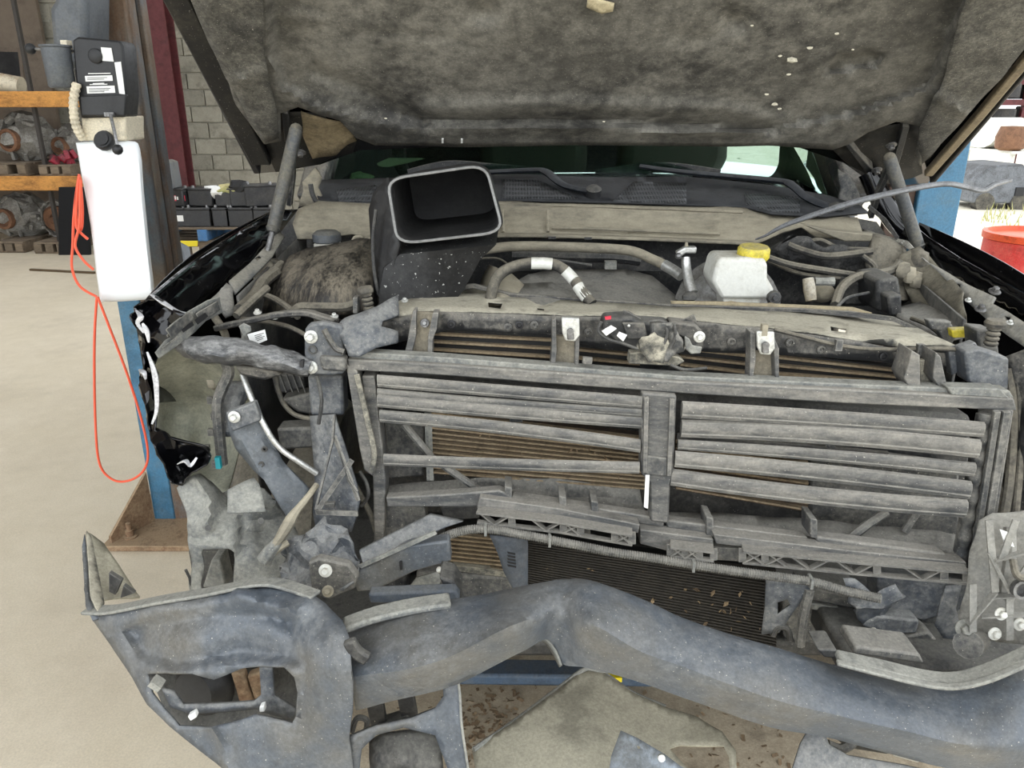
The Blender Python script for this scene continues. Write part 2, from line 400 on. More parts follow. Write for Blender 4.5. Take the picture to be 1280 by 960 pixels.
bl = PZ(242, 640, 0); post = lift_post((bl.x, bl.y+.02, 0), 'worn blue and brown lift post behind the white oil reservoir')
pr_ = P(1122, 330, 3.3); lift_post((pr_.x+.0, 3.3, 0), 'blue lift post by the open doorway, beside the red barrel')

# hydraulic power unit on the left post
YU = 2.5
t = thing('lift_power_unit', 'white oil reservoir with black pump cover bolted to the lift post', 'power unit', P(150, 375, YU+.05))
greym = mat('grey_motor_paint', (84, 88, 92), (110, 108, 100), .4, .5, sc=6, bump=.05)
blackc = mat('black_cover', (26, 27, 29), (52, 52, 52), .4, .45, sc=10, up=.1, bump=.1)
mo = B().prism(px([(60, 10), (66, 0), (70, -60), (108, -60), (108, 85), (66, 85)], YU+.1), (0, .16, 0)).o('motor', greym, t, bev=.02)
co = B().prism(px([(90, 50), (97, 46), (150, 51), (154, 58), (158, 118), (156, 146), (101, 148), (96, 118)], YU), (0, .09, 0)).o('pump_cover', blackc, t, bev=.006)
B().prism(px([(99, 120), (157, 118), (156, 145), (101, 145)], YU-.012), (0, .02, 0)).o('cover_band', blackc, co, bev=.004)
B().lathe(P(120, 70, YU), (0, -1, 0), [(.021, 0), (.021, .006), (.017, .009), (.0, .009)], 20).o('cover_plug', blackc, co)
for L in ([(126, 59), (139, 60), (142, 77), (128, 76)], [(143, 78), (151, 77), (156, 118), (149, 117)], [(106, 95), (140, 94), (141, 101), (107, 102)], [(108, 108), (143, 107), (144, 116), (109, 117)]):
    B().prism(px(L, YU-.003), (0, .002, 0)).o('decal', whst, co)
for (a, b2, y) in ((110, 138, 91.5), (116, 130, 104), (112, 134, 105.2)): B().prism(px([(a, y), (b2, y-.5), (b2, y+.6), (a, y+1)], YU-.003), (0, .002, 0)).o('decal', whst, co)
for (a, b2, y) in ((109, 134, 97), (109, 130, 99), (111, 138, 110.5), (111, 136, 112.5), (111, 130, 114.5)): B().prism(px([(a, y), (b2, y-.4), (b2, y+.2), (a, y+.6)], YU-.0045), (0, .001, 0)).o('print_line', inkm, co)
nk = B().prism(px([(101, 146), (157, 145), (157, 162), (158, 176), (103, 176), (102, 160)], YU+.01), (0, .13, 0)).o('neck_bracket', cream, t, bev=.006)
def rq(L, Y, r=.25, n=5):
    """rounded ring through a view quad"""
    out = []; m = len(L)
    for i in range(m):
        a, b2, c = [Vector(L[(i+d) % m]) for d in (-1, 0, 1)]
        for j in range(n):
            s_ = j/(n-1); p0 = b2+(a-b2)*r; p1 = b2+(c-b2)*r
            out.append(p0*(1-s_)**2+b2*2*s_*(1-s_)+p1*s_*s_)
    return [P(q.x, q.y, Y(q.x, q.y) if callable(Y) else Y) for q in out]
tk = [(101, 178), (160, 176), (175, 186), (180, 240), (187, 310), (193, 366), (186, 374), (131, 377), (124, 368), (113, 280), (97, 190)]
tkc = cr([Vector((a, b2, 0)) for a, b2 in tk], 3, True)
cxy = Vector((145, 277, 0))
rings = [[P(*( (cxy+(q-cxy)*s_).xy), YU+.02+d) for q in tkc] for s_, d in ((.9, -.016), (.97, -.008), (1, .006), (1, .13), (.97, .146), (.9, .152))]
tank = B().loft(rings).o('oil_reservoir', tankm, t, ang=60)
B().lathe(P(132, 177, YU), (0, -.9, .4), [(.03, 0), (.03, .014), (.026, .02), (.02, .02), (.02, .024), (0, .024)], 14).o('filler_cap', blackc, tank)
lv = B().tube(px([(138, 143, YU-.03), (142, 160, YU-.05), (147, 184, YU-.06)]), .005).o('release_lever', steel, t)
B().ball(P(147, 187, YU-.06), .016).o('knob', blackc, lv)
B().box(P(138, 143, YU-.015), (.028, .02, .012)).o('pivot_block', steel, lv)
lv = B().tube(px([(92, 64, YU+.02), (62, 62, YU+.02), (40, 61, YU+.02)]), .004).o('release_lever', steel, t)
B().ball(P(38, 61, YU+.02), .016).o('knob', blackc, lv)
B().lathe(P(78, 110, YU), (0, .02, 1), [(.032, 0), (.037, .006), (.04, .11), (.044, .113), (.044, .118), (.037, .118), (.034, .02), (0, .02)], 20).o('capacitor_cup', greym, t)
B().prism(px([(75, 50), (83, 50), (85, 66), (77, 66)], YU), (0, .03, 0)).o('lever_bracket', cream, t)
hose('flexible_conduit', cream, t, [(96, 104, YU-.01), (92, 125, YU-.02), (93, 148, YU-.02), (97, 162, YU-.01), (103, 172, YU+.01)], .014, .012)

# orange cord hanging by the reservoir
YC = YU-.01
cords = [[(99, 218), (95, 245), (92, 275), (91, 305), (90, 335), (100, 358), (121, 371)], [(99, 220), (96, 250), (95, 280), (100, 290), (110, 299)],
         [(101, 225), (100, 250), (99, 282), (94, 307), (104, 325), (117, 337)], [(100, 222), (103, 260), (102, 285), (97, 285), (95, 250), (100, 222)],
         [(121, 371), (118, 430), (119, 520), (124, 578), (140, 599), (160, 601), (178, 590), (185, 568), (177, 525), (158, 465), (134, 402), (122, 371)]]
b = B()
for i, c in enumerate(cords): b.tube(cr(px(c, YC-.012*(i % 3)), 7), .0042, 7)
b.o('extension_cord', orangem, None, label='bright orange cord hanging in loops from the white oil reservoir', category='cord')

# ------------------------------------------------------------------ pallet rack at the far left
YR = 9.0
x0, x1 = P(-260, 120, YR).x, P(112, 120, YR).x
t = thing('pallet_rack', 'steel storage rack with scratched orange beams behind the lift post', 'rack', ((x0+x1)/2, YR+.5, 0))
ZB = []
for i, (ya, yb) in enumerate(((114, 134), (220, 238))):
    za, zb = P(50, yb, YR).z, P(50, ya, YR).z; ZB.append(zb)
    for yy in (YR, YR+1.05): B().box(((x0+x1)/2, yy, (za+zb)/2), (x1-x0, .05, zb-za)).o('beam', rackm, t, bev=.006)
    for k in range(7): B().box((x0+(x1-x0)*(k+.5)/7, YR+.52, zb-.02), ((x1-x0)/7*.8, 1.0, .025)).o('deck_board', woodm, t)
for xx in (x0, P(36, 120, YR).x+.0, x1):
    for yy in (YR+.06, YR+1.1): B().box((xx, yy, 1.6), (.035, .05, 3.2)).o('upright', mat('rack_upright', (58, 54, 50), None, 0, .7) if 'rack_upright' not in MATS else MATS['rack_upright'], t)

def pallet(loc, label, wd=1.0, dp=.9, ht=.13, blue=False, group='wooden pallets at the back of the shop'):
    t = thing('pallet', label, 'pallet', loc, group); x, y, z = loc
    for k in range(3):
        B().box((x+(k-1)*(wd/2-.05), y, z+ht/2), (.09, dp, ht-.04)).o('stringer', oldw if blue else woodm, t, bev=.003)
    for zz in (z+.01, z+ht-.01):
        for k in range(5): B().box((x, y+(k-2)*(dp/5), zz), (wd, dp/5*.8, .02)).o('deck_board', woodm, t, bev=.002)
    return t
def gearbox(loc, label, r=.24, ln=.5, bell=True, sc=1.0):
    t = thing('transmission', label, 'transmission', loc, 'transmissions stored on the rack'); x, y, z = loc; c = Vector((x, y, z+r*1.02))
    if not bell:
        q = B().ball(c, r, (1.25, 1.1, 1.0), 22); q.v = [v+noise.noise_vector(v*7)*r*.35+noise.noise_vector(v*22)*r*.12 for v in q.v]
        q.o('gear_case', cast, t, ang=20)
        B().lathe(c+Vector((-.05, -r*.9, -.02)), (-.2, -1, 0), [(r*.5, 0), (r*.5, .06), (r*.38, .07), (r*.3, .02), (0, .02)], 16).o('output_flange', rustm, t)
        for k in range(8): B().box(c+Vector((math.cos(k*2.4)*r*.9, -r*.6, math.sin(k*2.4)*r*.8)), (r*.5, r*.3, r*.16), Euler((k, k*2, k))).o('casting', cast, t, bev=.008)
        return t
    q = B().lathe(c, (-.12, -1, 0), [(r*.35, -ln), (r*.45, -ln*.9), (r*.5, -ln*.4), (r*.85, -ln*.15), (r, 0), (r, .05), (r*.9, .05), (r*.88, .0)], 26)
    q.v = [v+noise.noise_vector(v*9)*.03 for v in q.v]
    h = q.o('bell_housing', cast, t, ang=25)
    B().lathe(c+Vector((0, -.02, 0)), (-.12, -1, 0), [(r*.72, 0), (r*.72, .05), (r*.6, .07), (r*.3, .06), (r*.14, .1), (0, .1)], 22).o('torque_converter', rustm if bell else cast, t)
    for k in range(12):
        a = 2*math.pi*k/12; B().ball(c+Vector((math.cos(a)*r*.95, -.05, math.sin(a)*r*.95)), .028, n=6).o('flange_lug', cast, h)
    for k in range(5): B().box(c+Vector((random.uniform(-r, r)*.7, random.uniform(0, ln*.8), random.uniform(-.6, .5)*r)), (r*.7, .12, r*.6), Euler((k, k*2, k))).o('casting', cast, t, bev=.02)
    return t
zf = 0; z1 = ZB[1]+.0; z2 = ZB[0]
def rx(pxx, Y=YR+.3): return P(pxx, 200, Y).x
pallet((rx(8), YR+.45, 0), 'old pallet on the floor under the transmissions, at the photo edge', .34)
pallet((rx(62), YR+.4, 0), 'small pallet on the floor under the transmission with rusty converter', .36)
gearbox((rx(52), YR+.42, .13), 'transmission with rusty round torque converter facing out, on lower pallet', .21)
gearbox((rx(-2), YR+.52, .13), 'pale grey transmission standing left of the rusty converter one, near the floor', .24, bell=False)
pallet((rx(22), YR+.45, z1), 'pallet on the middle shelf under the grey transmissions', .5, .9, .14)
pallet((rx(84), YR+.45, z1), 'pallet on the middle shelf close to the lift post', .36, .9, .12)
gearbox((rx(30), YR+.45, z1+.14), 'light grey transmission case resting on the middle shelf', .25, bell=False)
gearbox((rx(78), YR+.62, z1+.12), 'darker transmission behind the light grey one on the middle shelf', .2, bell=False)
bb = B(); 
for k in range(9): bb.box((rx(88)+random.uniform(-.1, .1), YR+.2+random.uniform(-.1, .1), z1+.17+random.uniform(-.03, .07)), (.1, .08, .05), Euler((k, k*.7, k*1.3)))
bb.o('red_part', mat('crimson_part', (176, 44, 66), (70, 50, 50), .5, .5, sc=12), None, bev=.004, label='small crimson part heaped on the middle shelf pallet', category='car part')
tb = B().tube([P(-40, 98, YR+.2), P(0, 103, YR+.2), P(27, 108, YR+.2)], .1, 16).o('white_tube', cream, None, label='cream cylindrical tube lying on the top shelf', category='tube')
B().prism(px([(73, 234), (108, 234), (112, 321), (73, 321)], YR-.12), (0, .05, 0)).o('black_board', mat('black_board', (14, 15, 18), None, 0, .9), None, bev=.004, label='flat black board leaning against the rack near the floor', category='board')
t = thing('framed_panel', 'dark framed panel on the brown wall above the top shelf', 'panel', P(10, 105, WB-.22))
B().prism(px([(-30, 58), (26, 60), (30, 104), (-30, 104)], WB-.24), (0, .04, 0)).o('frame', brownw, t)
B().prism(px([(-26, 64), (22, 65), (26, 100), (-26, 100)], WB-.245), (0, .02, 0)).o('glass_panel', mat('dark_panel', (30, 31, 33), (66, 64, 60), .4, .3, sc=5, up=0), t)
B().bar(px([(38, 337), (118, 341)], lambda x, y: PZ(x, y, .01).y), .03, .02).o('wood_strip', mat('dark_strip', (92, 76, 54), None, 0, .9), None, label='thin dark wooden strip lying on the concrete floor', category='strip')

# ------------------------------------------------------------------ batteries on stacked pallets
YB = 7.6
pz = P(260, 336, YB).z
pallet((P(275, 300, YB+.4).x, YB+.4, 0), 'grey pallet with a yellow sticker, bottom of the battery stack', 1.15, .9, max(.2, P(260, 303, YB).z), group='pallets under the batteries')
zt = P(260, 303, YB).z
pallet((P(275, 300, YB+.4).x, YB+.4, zt), 'pallet with blue blocks directly under the batteries', 1.15, .9, P(260, 284, YB).z-zt, True, group='pallets under the batteries')
zb = P(260, 284, YB).z
B().prism(px([(214, 301), (247, 301), (247, 308), (214, 308)], YB-.06), (0, .004, 0)).o('sticker', yelst, None, label='yellow printed sticker on the side of the battery pallet', category='sticker')
def battery(x, y, z, wd, ht, label, dp=.2, stick=None, rot=0):
    t = thing('car_battery', label, 'battery', (x, y, z), 'scrap batteries on the pallet')
    R = Euler((0, 0, rot)); cs = B().box((x, y, z+ht*.44), (wd, dp, ht*.88), R).o('case', battm, t, bev=.01)
    B().box((x, y, z+ht*.92), (wd*1.03, dp*1.03, ht*.1), R).o('lid', battm, t, bev=.006)
    for s_ in (-1, 1): B().cyl((x+s_*wd*.36, y-dp*.25, z+ht*.95), (x+s_*wd*.36, y-dp*.25, z+ht*1.1), .018, .015, 10).o('terminal', steel, t)
    if stick: B().box((x, y-dp/2-.004, z+ht*.45), (wd*.8, .004, ht*.3)).o('sticker', stick, cs)
    return t, cs
def bx(p): return P(p, 260, YB+.1).x
h1 = (P(260, 259, YB).z-zb); zb2 = zb+h1*1.0; h2 = h1*.92
row1 = [(220, .24, 'small black battery with a white label, lower row beside the lift post', whst), (249, .25, 'black battery second from the lift post, lower row of the stack', None),
        (279, .17, 'narrow grey battery in the middle of the lower row', None), (303, .28, 'wide ribbed grey battery, right half of the lower row', None), (330, .2, 'black battery at the hood strut end of the lower row', None)]
row2 = [(224, .22, 'dark battery with a red label on the upper row', redst), (255, .24, 'square black battery beside the red-labelled one, upper row', None), (286, .22, 'dark green tinted battery leaning on the upper row', None),
        (302, .2, 'slightly tilted dark grey battery on the upper row', None), (326, .3, 'large black battery at the far right of the upper row', None)]
for p, wd, lb, st in row1: battery(bx(p), YB+.12, zb, wd, h1*.98, lb, .22, st)
for i, (p, wd, lb, st) in enumerate(row2):
    bt_, cs_ = battery(bx(p), YB+.16, zb2, wd, h2*(1.2 if i == 4 else 1), lb, .2, st, .15*(i-2))
    if i == 0:
        for k in range(7): B().box((bx(224)-.065+k*.021, YB+.16-.112, zb2+h2*.45+.004*(k % 2)), (.014, .004, .035-.006*(k % 3)), Euler((0, 0, -.3))).o('label_print', whst, cs_)
for p, y, c, nm, lb in ((268, 240, whst, 'rag', 'crumpled white rag on top of the batteries'), (283, 238, grassm, 'green_strap', 'crumpled green strap on top of the batteries'), (300, 233, inkm, 'black_glove', 'crumpled black glove on top of the batteries')):
    B().ball(P(p, y, YB+.1), .09, (1.1, .7, .7), 9, .7).o(nm, c, None, label=lb, category=nm.split('_')[-1], ang=0)
B().ball(P(217, 328, 7.0), .22, (.7, .6, 1), 12, .5).o('plastic_bag', mat('grey_bag', (90, 94, 98), None, 0, .4), None, label='crumpled grey plastic bag on the floor behind the lift post', category='bag', ang=0)
B().prism(px([(203, 200), (212, 203), (218, 236), (204, 236)], YB), (0, .2, 0)).o('grey_bracket', greym, None, bev=.01, label='grey angled bracket leaning behind the lift post', category='bracket')

# ------------------------------------------------------------------ yard outside the doorway on the right
t = thing('plastic_barrel', 'red plastic barrel standing outside the doorway', 'barrel', (P(1302, 300, 4.8).x, 4.85, -.06)); x, y = t.location.x, t.location.y
B().lathe((x, y, -.06), (0, 0, 1), [(.26, 0), (.285, .03), (.29, .3), (.3, .32), (.29, .34), (.29, .6), (.3, .62), (.29, .64), (.285, .88)], 28).o('drum_body', redp, t)
B().lathe((x, y, .82), (0, 0, 1), [(.27, 0), (.298, .005), (.298, .045), (.27, .05), (.262, .02), (0, .02)], 28).o('rim', mat('orange_rim', (232, 92, 52), None, 0, .5), t)
dk = mat('dark_scrap', (44, 44, 46), (90, 86, 80), .45, .6, sc=6)
YK = 20
t = thing('yard_rack', 'red-beamed storage rack full of dark parts out in the yard', 'rack', (P(1290, 100, YK).x, YK, 0))
xa, xb = P(1225, 100, YK).x, P(1420, 100, YK).x
for yy in (102, 128, 155):
    z = P(1250, yy, YK).z; B().box(((xa+xb)/2, YK, z), (xb-xa, .06, .14)).o('beam', redm, t); B().box(((xa+xb)/2, YK+.5, z+.02), (xb-xa, 1, .03)).o('shelf', steel, t)
for k in range(4): B().box((xa+(xb-xa)*k/3, YK+.1, 2.0), (.1, .1, 4)).o('upright', redm, t)
for j, yy in enumerate((102, 128, 155)):
    z = P(1250, yy, YK).z+.07
    for k in range(6):
        s_ = random.uniform(.12, .2); B().box((xa+.2+k*.62+random.uniform(0, .2), YK+.3, z+s_*1.1), (s_*3, .5, s_*2.1), Euler((0, 0, k))).o('scrap_part', dk, None, bev=.04, label='dark scrap part on the '+('top', 'middle', 'lowest')[j]+' shelf of the red yard rack', category='car part', group='parts on the '+('top', 'middle', 'lowest')[j]+' yard rack shelf')
YV = 17
B().loft([[P(1228+a*45, 0, YV)*0+Vector((P(1225, 170, YV).x+a*1.1, YV+1.0*math.cos(th_)*0.6, P(1264, 188, YV-1).z+.3+.3*math.sin(th_))) for th_ in [2*math.pi*k/16 for k in range(16)]] for a in (0, .03, .5, .7)]).o('white_drum', whitep, None, label='white cylindrical drum lying in front of the yard rack', category='drum')
B().lathe((P(1264, 174, YV-1).x, YV-1, P(1264, 188, YV-1).z), (0, 0, 1), [(.18, 0), (.26, .05), (.28, .25), (.22, .45), (0, .46)], 14).o('rusty_drum', rustm, None, label='rusty brown drum beside the white drum in the yard', category='drum')
tz = P(1264, 188, YV-1).z; txa, txb = P(1222, 180, YV).x, P(1330, 180, YV).x
t = thing('yard_table', 'pale table carrying the drums in front of the yard rack', 'table', ((txa+txb)/2, YV-.4, -.06))
B().box(((txa+txb)/2, YV-.3, tz-.03), (txb-txa, 1.9, .05)).o('table_top', whitep, t)
for lx_ in (txa+.1, txb-.1):
    for ly_ in (YV-1.1, YV+.5): B().box((lx_, ly_, tz/2-.05), (.07, .07, tz)).o('leg', whitep, t)
t = thing('wrecked_car_shell', 'grey wrecked car shell standing in the bright yard', 'car', PZ(1236, 262, -.06)); c = t.location
B().prism([c+Vector((a, 0, h)) for a, h in ((-.3, .1), (-.32, .5), (-.1, .72), (.45, .75), (.6, .5), (.75, .45), (.8, .1))], (0, 1.2, 0)).o('body', mat('wreck_grey', (110, 114, 120), (70, 70, 70), .45, .5, sc=6), t, bev=.04)
B().box(c+Vector((.45, -.01, .3)), (.14, .03, .14)).o('opening', inkm, t)
for k in (-.1, .5): B().cyl(c+Vector((k, -.02, .12)), c+Vector((k, .16, .12)), .16, n=16).o('tyre', rubber, t)
b = B()
for k in range(260):
    q = PZ(random.uniform(1225, 1330), random.uniform(235, 300), -.06); hh = random.uniform(.05, .22)
    b.add([q+Vector((-.012, 0, 0)), q+Vector((.012, 0, 0)), q+Vector((random.uniform(-.06, .06), 0, hh))], [(0, 1, 2)])
b.o('grass', grassm, None, kind='stuff', label='dry tufts of grass growing in the bright yard', category='grass', ang=0)
# ------------------------------------------------------------------ the truck
TR = thing('pickup_truck', 'wrecked black pickup truck with raised hood and stripped front end', 'truck', (.3, 2.3, 0))
# ---- hood
h0, h1_ = P(640, 180, 2.15), P(640, 0, 1.72)
hd = (h1_-h0).normalized(); hn = Vector((1, 0, 0)).cross(hd).normalized()
if hn.y < 0: hn = -hn                         # away from the camera
HP = PL(h0, hn)
def HO(d):                                    # hood-parallel plane d metres towards the outer skin
    return PL(h0+hn*d, hn)
def yh(L):                                    # pixel height of the hood at length L from its rear edge
    q = h0+hd*L-CAM; fw = q.y*CP-q.z*SP; upv = q.y*SP+q.z*CP
    return 480-F*upv/fw
YT = yh(1.18)
def lx(y): return 320+(y-215)*110/215
def rx_(y): return 1165-(y-220)*115/138
skin = [(lx(YT), YT), (lx(-150), -150), (210, 0), (320, 216), (346, 214), (400, 205), (450, 187), (640, 179), (900, 176), (1000, 184), (1055, 203), (1098, 234), (1160, 228), (1280, 82), (rx_(-120), -120), (rx_(YT), YT)]
hood = sheet('hood', shiny, TR, skin, HO(.05), step=36, thick=.004, label='raised hood seen from its sooty underside')
inner = [(lx(YT)+60, YT+8), (lx(-150)+45, -150), (250, 0), (268, 60), (296, 130), (330, 180), (352, 176), (350, 142), (372, 133), (400, 143), (425, 150), (446, 172), (470, 181), (560, 184), (700, 183), (850, 183), (960, 182), (1040, 186), (1062, 178), (1085, 165), (1120, 152), (1150, 158), (1145, 190), (1150, 208), (1262, 84), (rx_(-120)-22, -120), (rx_(YT)-50, YT+8)]
cp = [(337, -420), (330, -100), (334, 0), (338, 70), (352, 108), (390, 128), (470, 150), (530, 160), (700, 158), (960, 164), (1075, 140), (1160, 108), (1180, 60), (1208, 0), (1240, -100), (1400, -420), (337, -420)]
emb = [(cp, .04, 7), ([(336, 0), (342, 80), (356, 112), (470, 146), (535, 156), (960, 166)], -.02, 5),
       ([(395, 90), (450, 110), (500, 138), (530, 152)], .024, 9), ([(530, 152), (700, 148), (860, 153), (970, 165)], .024, 4),
       ([(530, 136), (700, 128), (900, 135), (980, 150)], -.018, 8),
       ([(1030, 92), (1034, 80), (1048, 68), (1085, 63), (1104, 68), (1098, 80), (1030, 92)], .035, 6),
       ([(600, 14), (610, 14)], .028, 14), ([(910, 22), (924, 26)], .028, 14), ([(905, 40), (870, 50), (840, 42)], .006, 10),
       ([(1172, 118), (1222, 150)], -.022, 7), ([(285, 105), (330, 88)], -.008, 6), ([(350, 20), (380, 35), (410, 25), (380, 10), (350, 20)], -.01, 12),
       ([(1128, 50), (1150, 64), (1185, 60)], .006, 8), ([(430, 45), (480, 40), (560, 48), (600, 62)], .005, 3), ([(1175, 110), (1215, 0), (1240, -80)], -.012, 8)]
grain_grey = mat('grainy_grey_rail', (58, 57, 54), (122, 119, 110), .46, .7, sc=7, up=0, spread=.4, speck=.9, ssc=420, bump=.6, grime=.4, grain=.4)
sheet('side_rail', grain_grey, hood, [(lx(-400)+24, -400), (240, 0), (262, 55), (300, 130), (330, 178), (348, 172), (346, 140), (336, 100), (330, 60), (330, 0), (318, -100), (310, -400)], HO(-.02), step=9, thick=.003, nz=.006, nsc=12, emb=[([(285, 105), (332, 88)], -.014, 6), ([(256, 10), (300, 100), (335, 170)], -.014, 6)])
sheet('side_rail', grain_grey, hood, [(1222, -100), (1208, 0), (1190, 50), (1176, 112), (1170, 120), (1148, 160), (1152, 205), (1214, 138), (1264, 82), (rx_(-120)-20, -120)], HO(-.02), step=9, thick=.003, nz=.006, nsc=12, emb=[([(1172, 120), (1220, 150)], -.022, 6)])
ip = sheet('inner_panel', hoodm, hood, inner, HP, step=6.5, thick=.002, nz=.005, nsc=7, emb=emb, ang=60, label='sooty dented inner hood panel')
sheet('peeled_patch', mat('bare_liner_patch', (196, 184, 152), None, 0, .9), ip and hood, [(735, -6), (752, 0), (768, 4), (766, 14), (752, 17), (740, 12), (733, 9)], HO(.013), step=5, thick=.002)
def hp(x, y, d): return P(x, y, HO(d)(x, y))
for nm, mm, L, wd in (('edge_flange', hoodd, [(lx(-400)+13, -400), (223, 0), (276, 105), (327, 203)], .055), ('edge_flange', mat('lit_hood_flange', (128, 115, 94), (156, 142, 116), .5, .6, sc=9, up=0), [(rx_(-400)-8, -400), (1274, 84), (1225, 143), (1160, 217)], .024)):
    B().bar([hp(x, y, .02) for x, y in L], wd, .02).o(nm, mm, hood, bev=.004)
B().bar([hp(x, y, .035) for x, y in ((lx(-400)+4, -400), (214, 0), (322, 212))], .02, .03).o('edge_seal', darkp, hood, bev=.004)
B().bar([hp(x, y, .04) for x, y in ((rx_(-400), -400), (1282, 86), (1164, 226))], .012, .03).o('edge_seal', darkp, hood, bev=.004)
# hinge pockets
for L in ([(330, 185), (350, 140), (400, 140), (448, 172), (440, 190), (400, 204), (345, 213)], [(1040, 186), (1085, 160), (1150, 150), (1152, 215), (1110, 232), (1060, 206)]):
    sheet('hinge_pocket', hoodd, hood, L, HO(.03), step=12, thick=.002, nz=.01, nsc=14)
sheet('pocket_lining', mat('tan_pocket', (150, 134, 104), (70, 62, 52), .45, .8, sc=8, up=0), hood, [(376, 140), (400, 146), (424, 152), (446, 176), (420, 192), (388, 198), (380, 170)], HO(.02), step=8, thick=.002, nz=.01, nsc=12)
for L in ([(352, 141), (360, 142), (364, 178), (356, 178)], [(1129, 158), (1137, 160), (1124, 205), (1116, 202)], [(1052, 176), (1060, 178), (1092, 214), (1084, 218)]):
    B().prism([hp(x, y, .005) for x, y in L], hn*.03).o('hinge_arm', blackm, hood, bev=.002)
for x, y in ((371, 163), (376, 190), (1114, 181), (1096, 212)): B().bolt(hp(x, y, .0), -hn, .014).o('bolt', steel, hood)
for k in (577, 553): B().prism([hp(k-1, 174, -.004), hp(k+1.5, 174, -.004), hp(k+1.5, 179, -.004), hp(k-1, 179, -.004)], hn*.003).o('clip', whst, hood)
for x, y, r in ((990, 75, 9), (975, 70, 4), (968, 130, 6), (974, 136, 4), (958, 118, 4), (1066, 62, 3), (986, 93, 4), (482, 148, 3), (940, 32, 3), (755, 152, 3), (1046, 42, 4), (1012, 60, 5)):
    c = hp(x, y, .012); B().ball(c, rp(r*.5, 1.8), (1.4, .6, .7), 7, .6).o('paint_fleck', mat('pale_fleck', (206, 200, 180), None, 0, .9) if 'pale_fleck' not in MATS else MATS['pale_fleck'], hood, ang=0)
# struts
def strut(L, name='hood_strut'):
    a, b_, c = px(L)
    s_ = B().cyl(a, b_, .016, .016, 14).lathe(b_, (c-b_), [(.016, 0), (.018, .004), (.012, .014)], 14).o(name, mat('strut_black', (70, 72, 74), (120, 116, 104), .45, .35, metal=.3, sc=16, up=.1) if 'strut_black' not in MATS else MATS['strut_black'], TR)
    B().cyl(b_, c, .007, .007, 12).o('strut_rod', steel, s_)
    for e in (a, c): B().ball(e, .016).o('ball_socket', rubber if e is a else beige, s_)
strut([(1112, 198, 2.02), (1147, 306, 2.0), (1164, 366, 1.98)])
strut([(370, 162, 2.0), (342, 284, 1.93), (325, 350, 1.86)])
B().bar(px([(1112, 208, 2.06), (1100, 235, 2.1), (1088, 270, 2.15)]), .012, .02).o('hinge_link', blackm, TR)
B().bar(px([(365, 165, 2.06), (366, 220, 2.08), (362, 255, 2.12)]), .012, .02).o('hinge_link', blackm, TR)
B().bar(px([(1086, 258, 2.1), (1106, 275, 2.05), (1122, 298, 2.0)]), .004, .01).o('hinge_link', steel, TR)

# ---- cab, windshield, cowl
cab = B()
cabm = shiny
YW = 2.36
xl, xr = P(392, 230, YW).x, P(1066, 250, YW).x
cab.box(((xl+xr)/2, 3.9, .85), (xr-xl+.26, 2.6, .9)).o('cab_lower_body', shiny, TR, bev=.03)
B().box(((xl+xr)/2, 3.75, 2.02), (xr-xl+.1, 1.5, .06)).o('cab_roof', shiny, TR, bev=.03)
for sx in (xl-.02, xr+.02):
    B().bar([Vector((sx, YW+.02, 1.33)), Vector((sx+(.06 if sx < 0 else -.06), 2.75, 1.72)), Vector((sx+(.1 if sx < 0 else -.1), 3.1, 2.0))], .07, .06).o('windshield_pillar', blackm, TR, bev=.01)
    B().bar([Vector((sx, 4.2, 1.3)), Vector((sx, 4.3, 2.0))], .1, .1).o('rear_pillar', blackm, TR)
dash = B().box(((xl+xr)/2, 3.0, 1.27), (xr-xl-.1, .7, .26)).o('dashboard', dashm, TR, bev=.03)
B().box(((xl+xr)/2, 4.5, 1.45), (xr-xl, .06, .75)).o('rear_bulkhead', darkp, TR)
B().box(((xl+xr)/2, 3.5, 1.31), (xr-xl+.1, 1.9, .03)).o('cab_interior_floor', darkp, TR)
B().prism([Vector((xr+.03, y_, z_)) for y_, z_ in ((2.45, 1.28), (3.14, 1.28), (3.24, 1.98), (3.0, 1.98), (2.6, 1.6))], (.03, 0, 0)).o('door_front', blackm, TR)
B().prism([Vector((xl-.03, y_, z_)) for y_, z_ in ((2.5, 1.28), (4.4, 1.28), (4.4, 1.98), (3.0, 1.98), (2.6, 1.6))], (-.03, 0, 0)).o('door_panel', blackm, TR)
for sx in (.35, 1.0): B().box((sx-.25, 3.8, 1.3), (.5, .2, .75), Euler((-.2, 0, 0))).o('seat_back', mat('seat_cloth', (70, 68, 60), None, 0, .9) if 'seat_cloth' not in MATS else MATS['seat_cloth'], TR, bev=.06)
gm = bpy.data.materials.new('windshield_glass'); gm.use_nodes = True; nt = gm.node_tree; bs = nt.nodes['Principled BSDF']
bs.inputs['Base Color'].default_value = (.36, .5, .44, 1); bs.inputs['Roughness'].default_value = .03; bs.inputs['Transmission Weight'].default_value = 1; bs.inputs['IOR'].default_value = 1.1
wr = []
for k in range(7):
    t_ = k/6; wr.append([Vector((xl+(xr-xl)*u+(.5-u)*.16*t_, YW-.01+.72*t_+.16*((2*u-1)**2), 1.36+.66*t_-.06*((2*u-1)**2))) for u in [i/16 for i in range(17)]])
B().grid(wr).o('windshield', gm, TR, solid=.005, label='tinted green windshield glass')
meshm = mat('cowl_mesh', (24, 26, 30), (64, 65, 66), .34, .5, sc=10, up=.2)
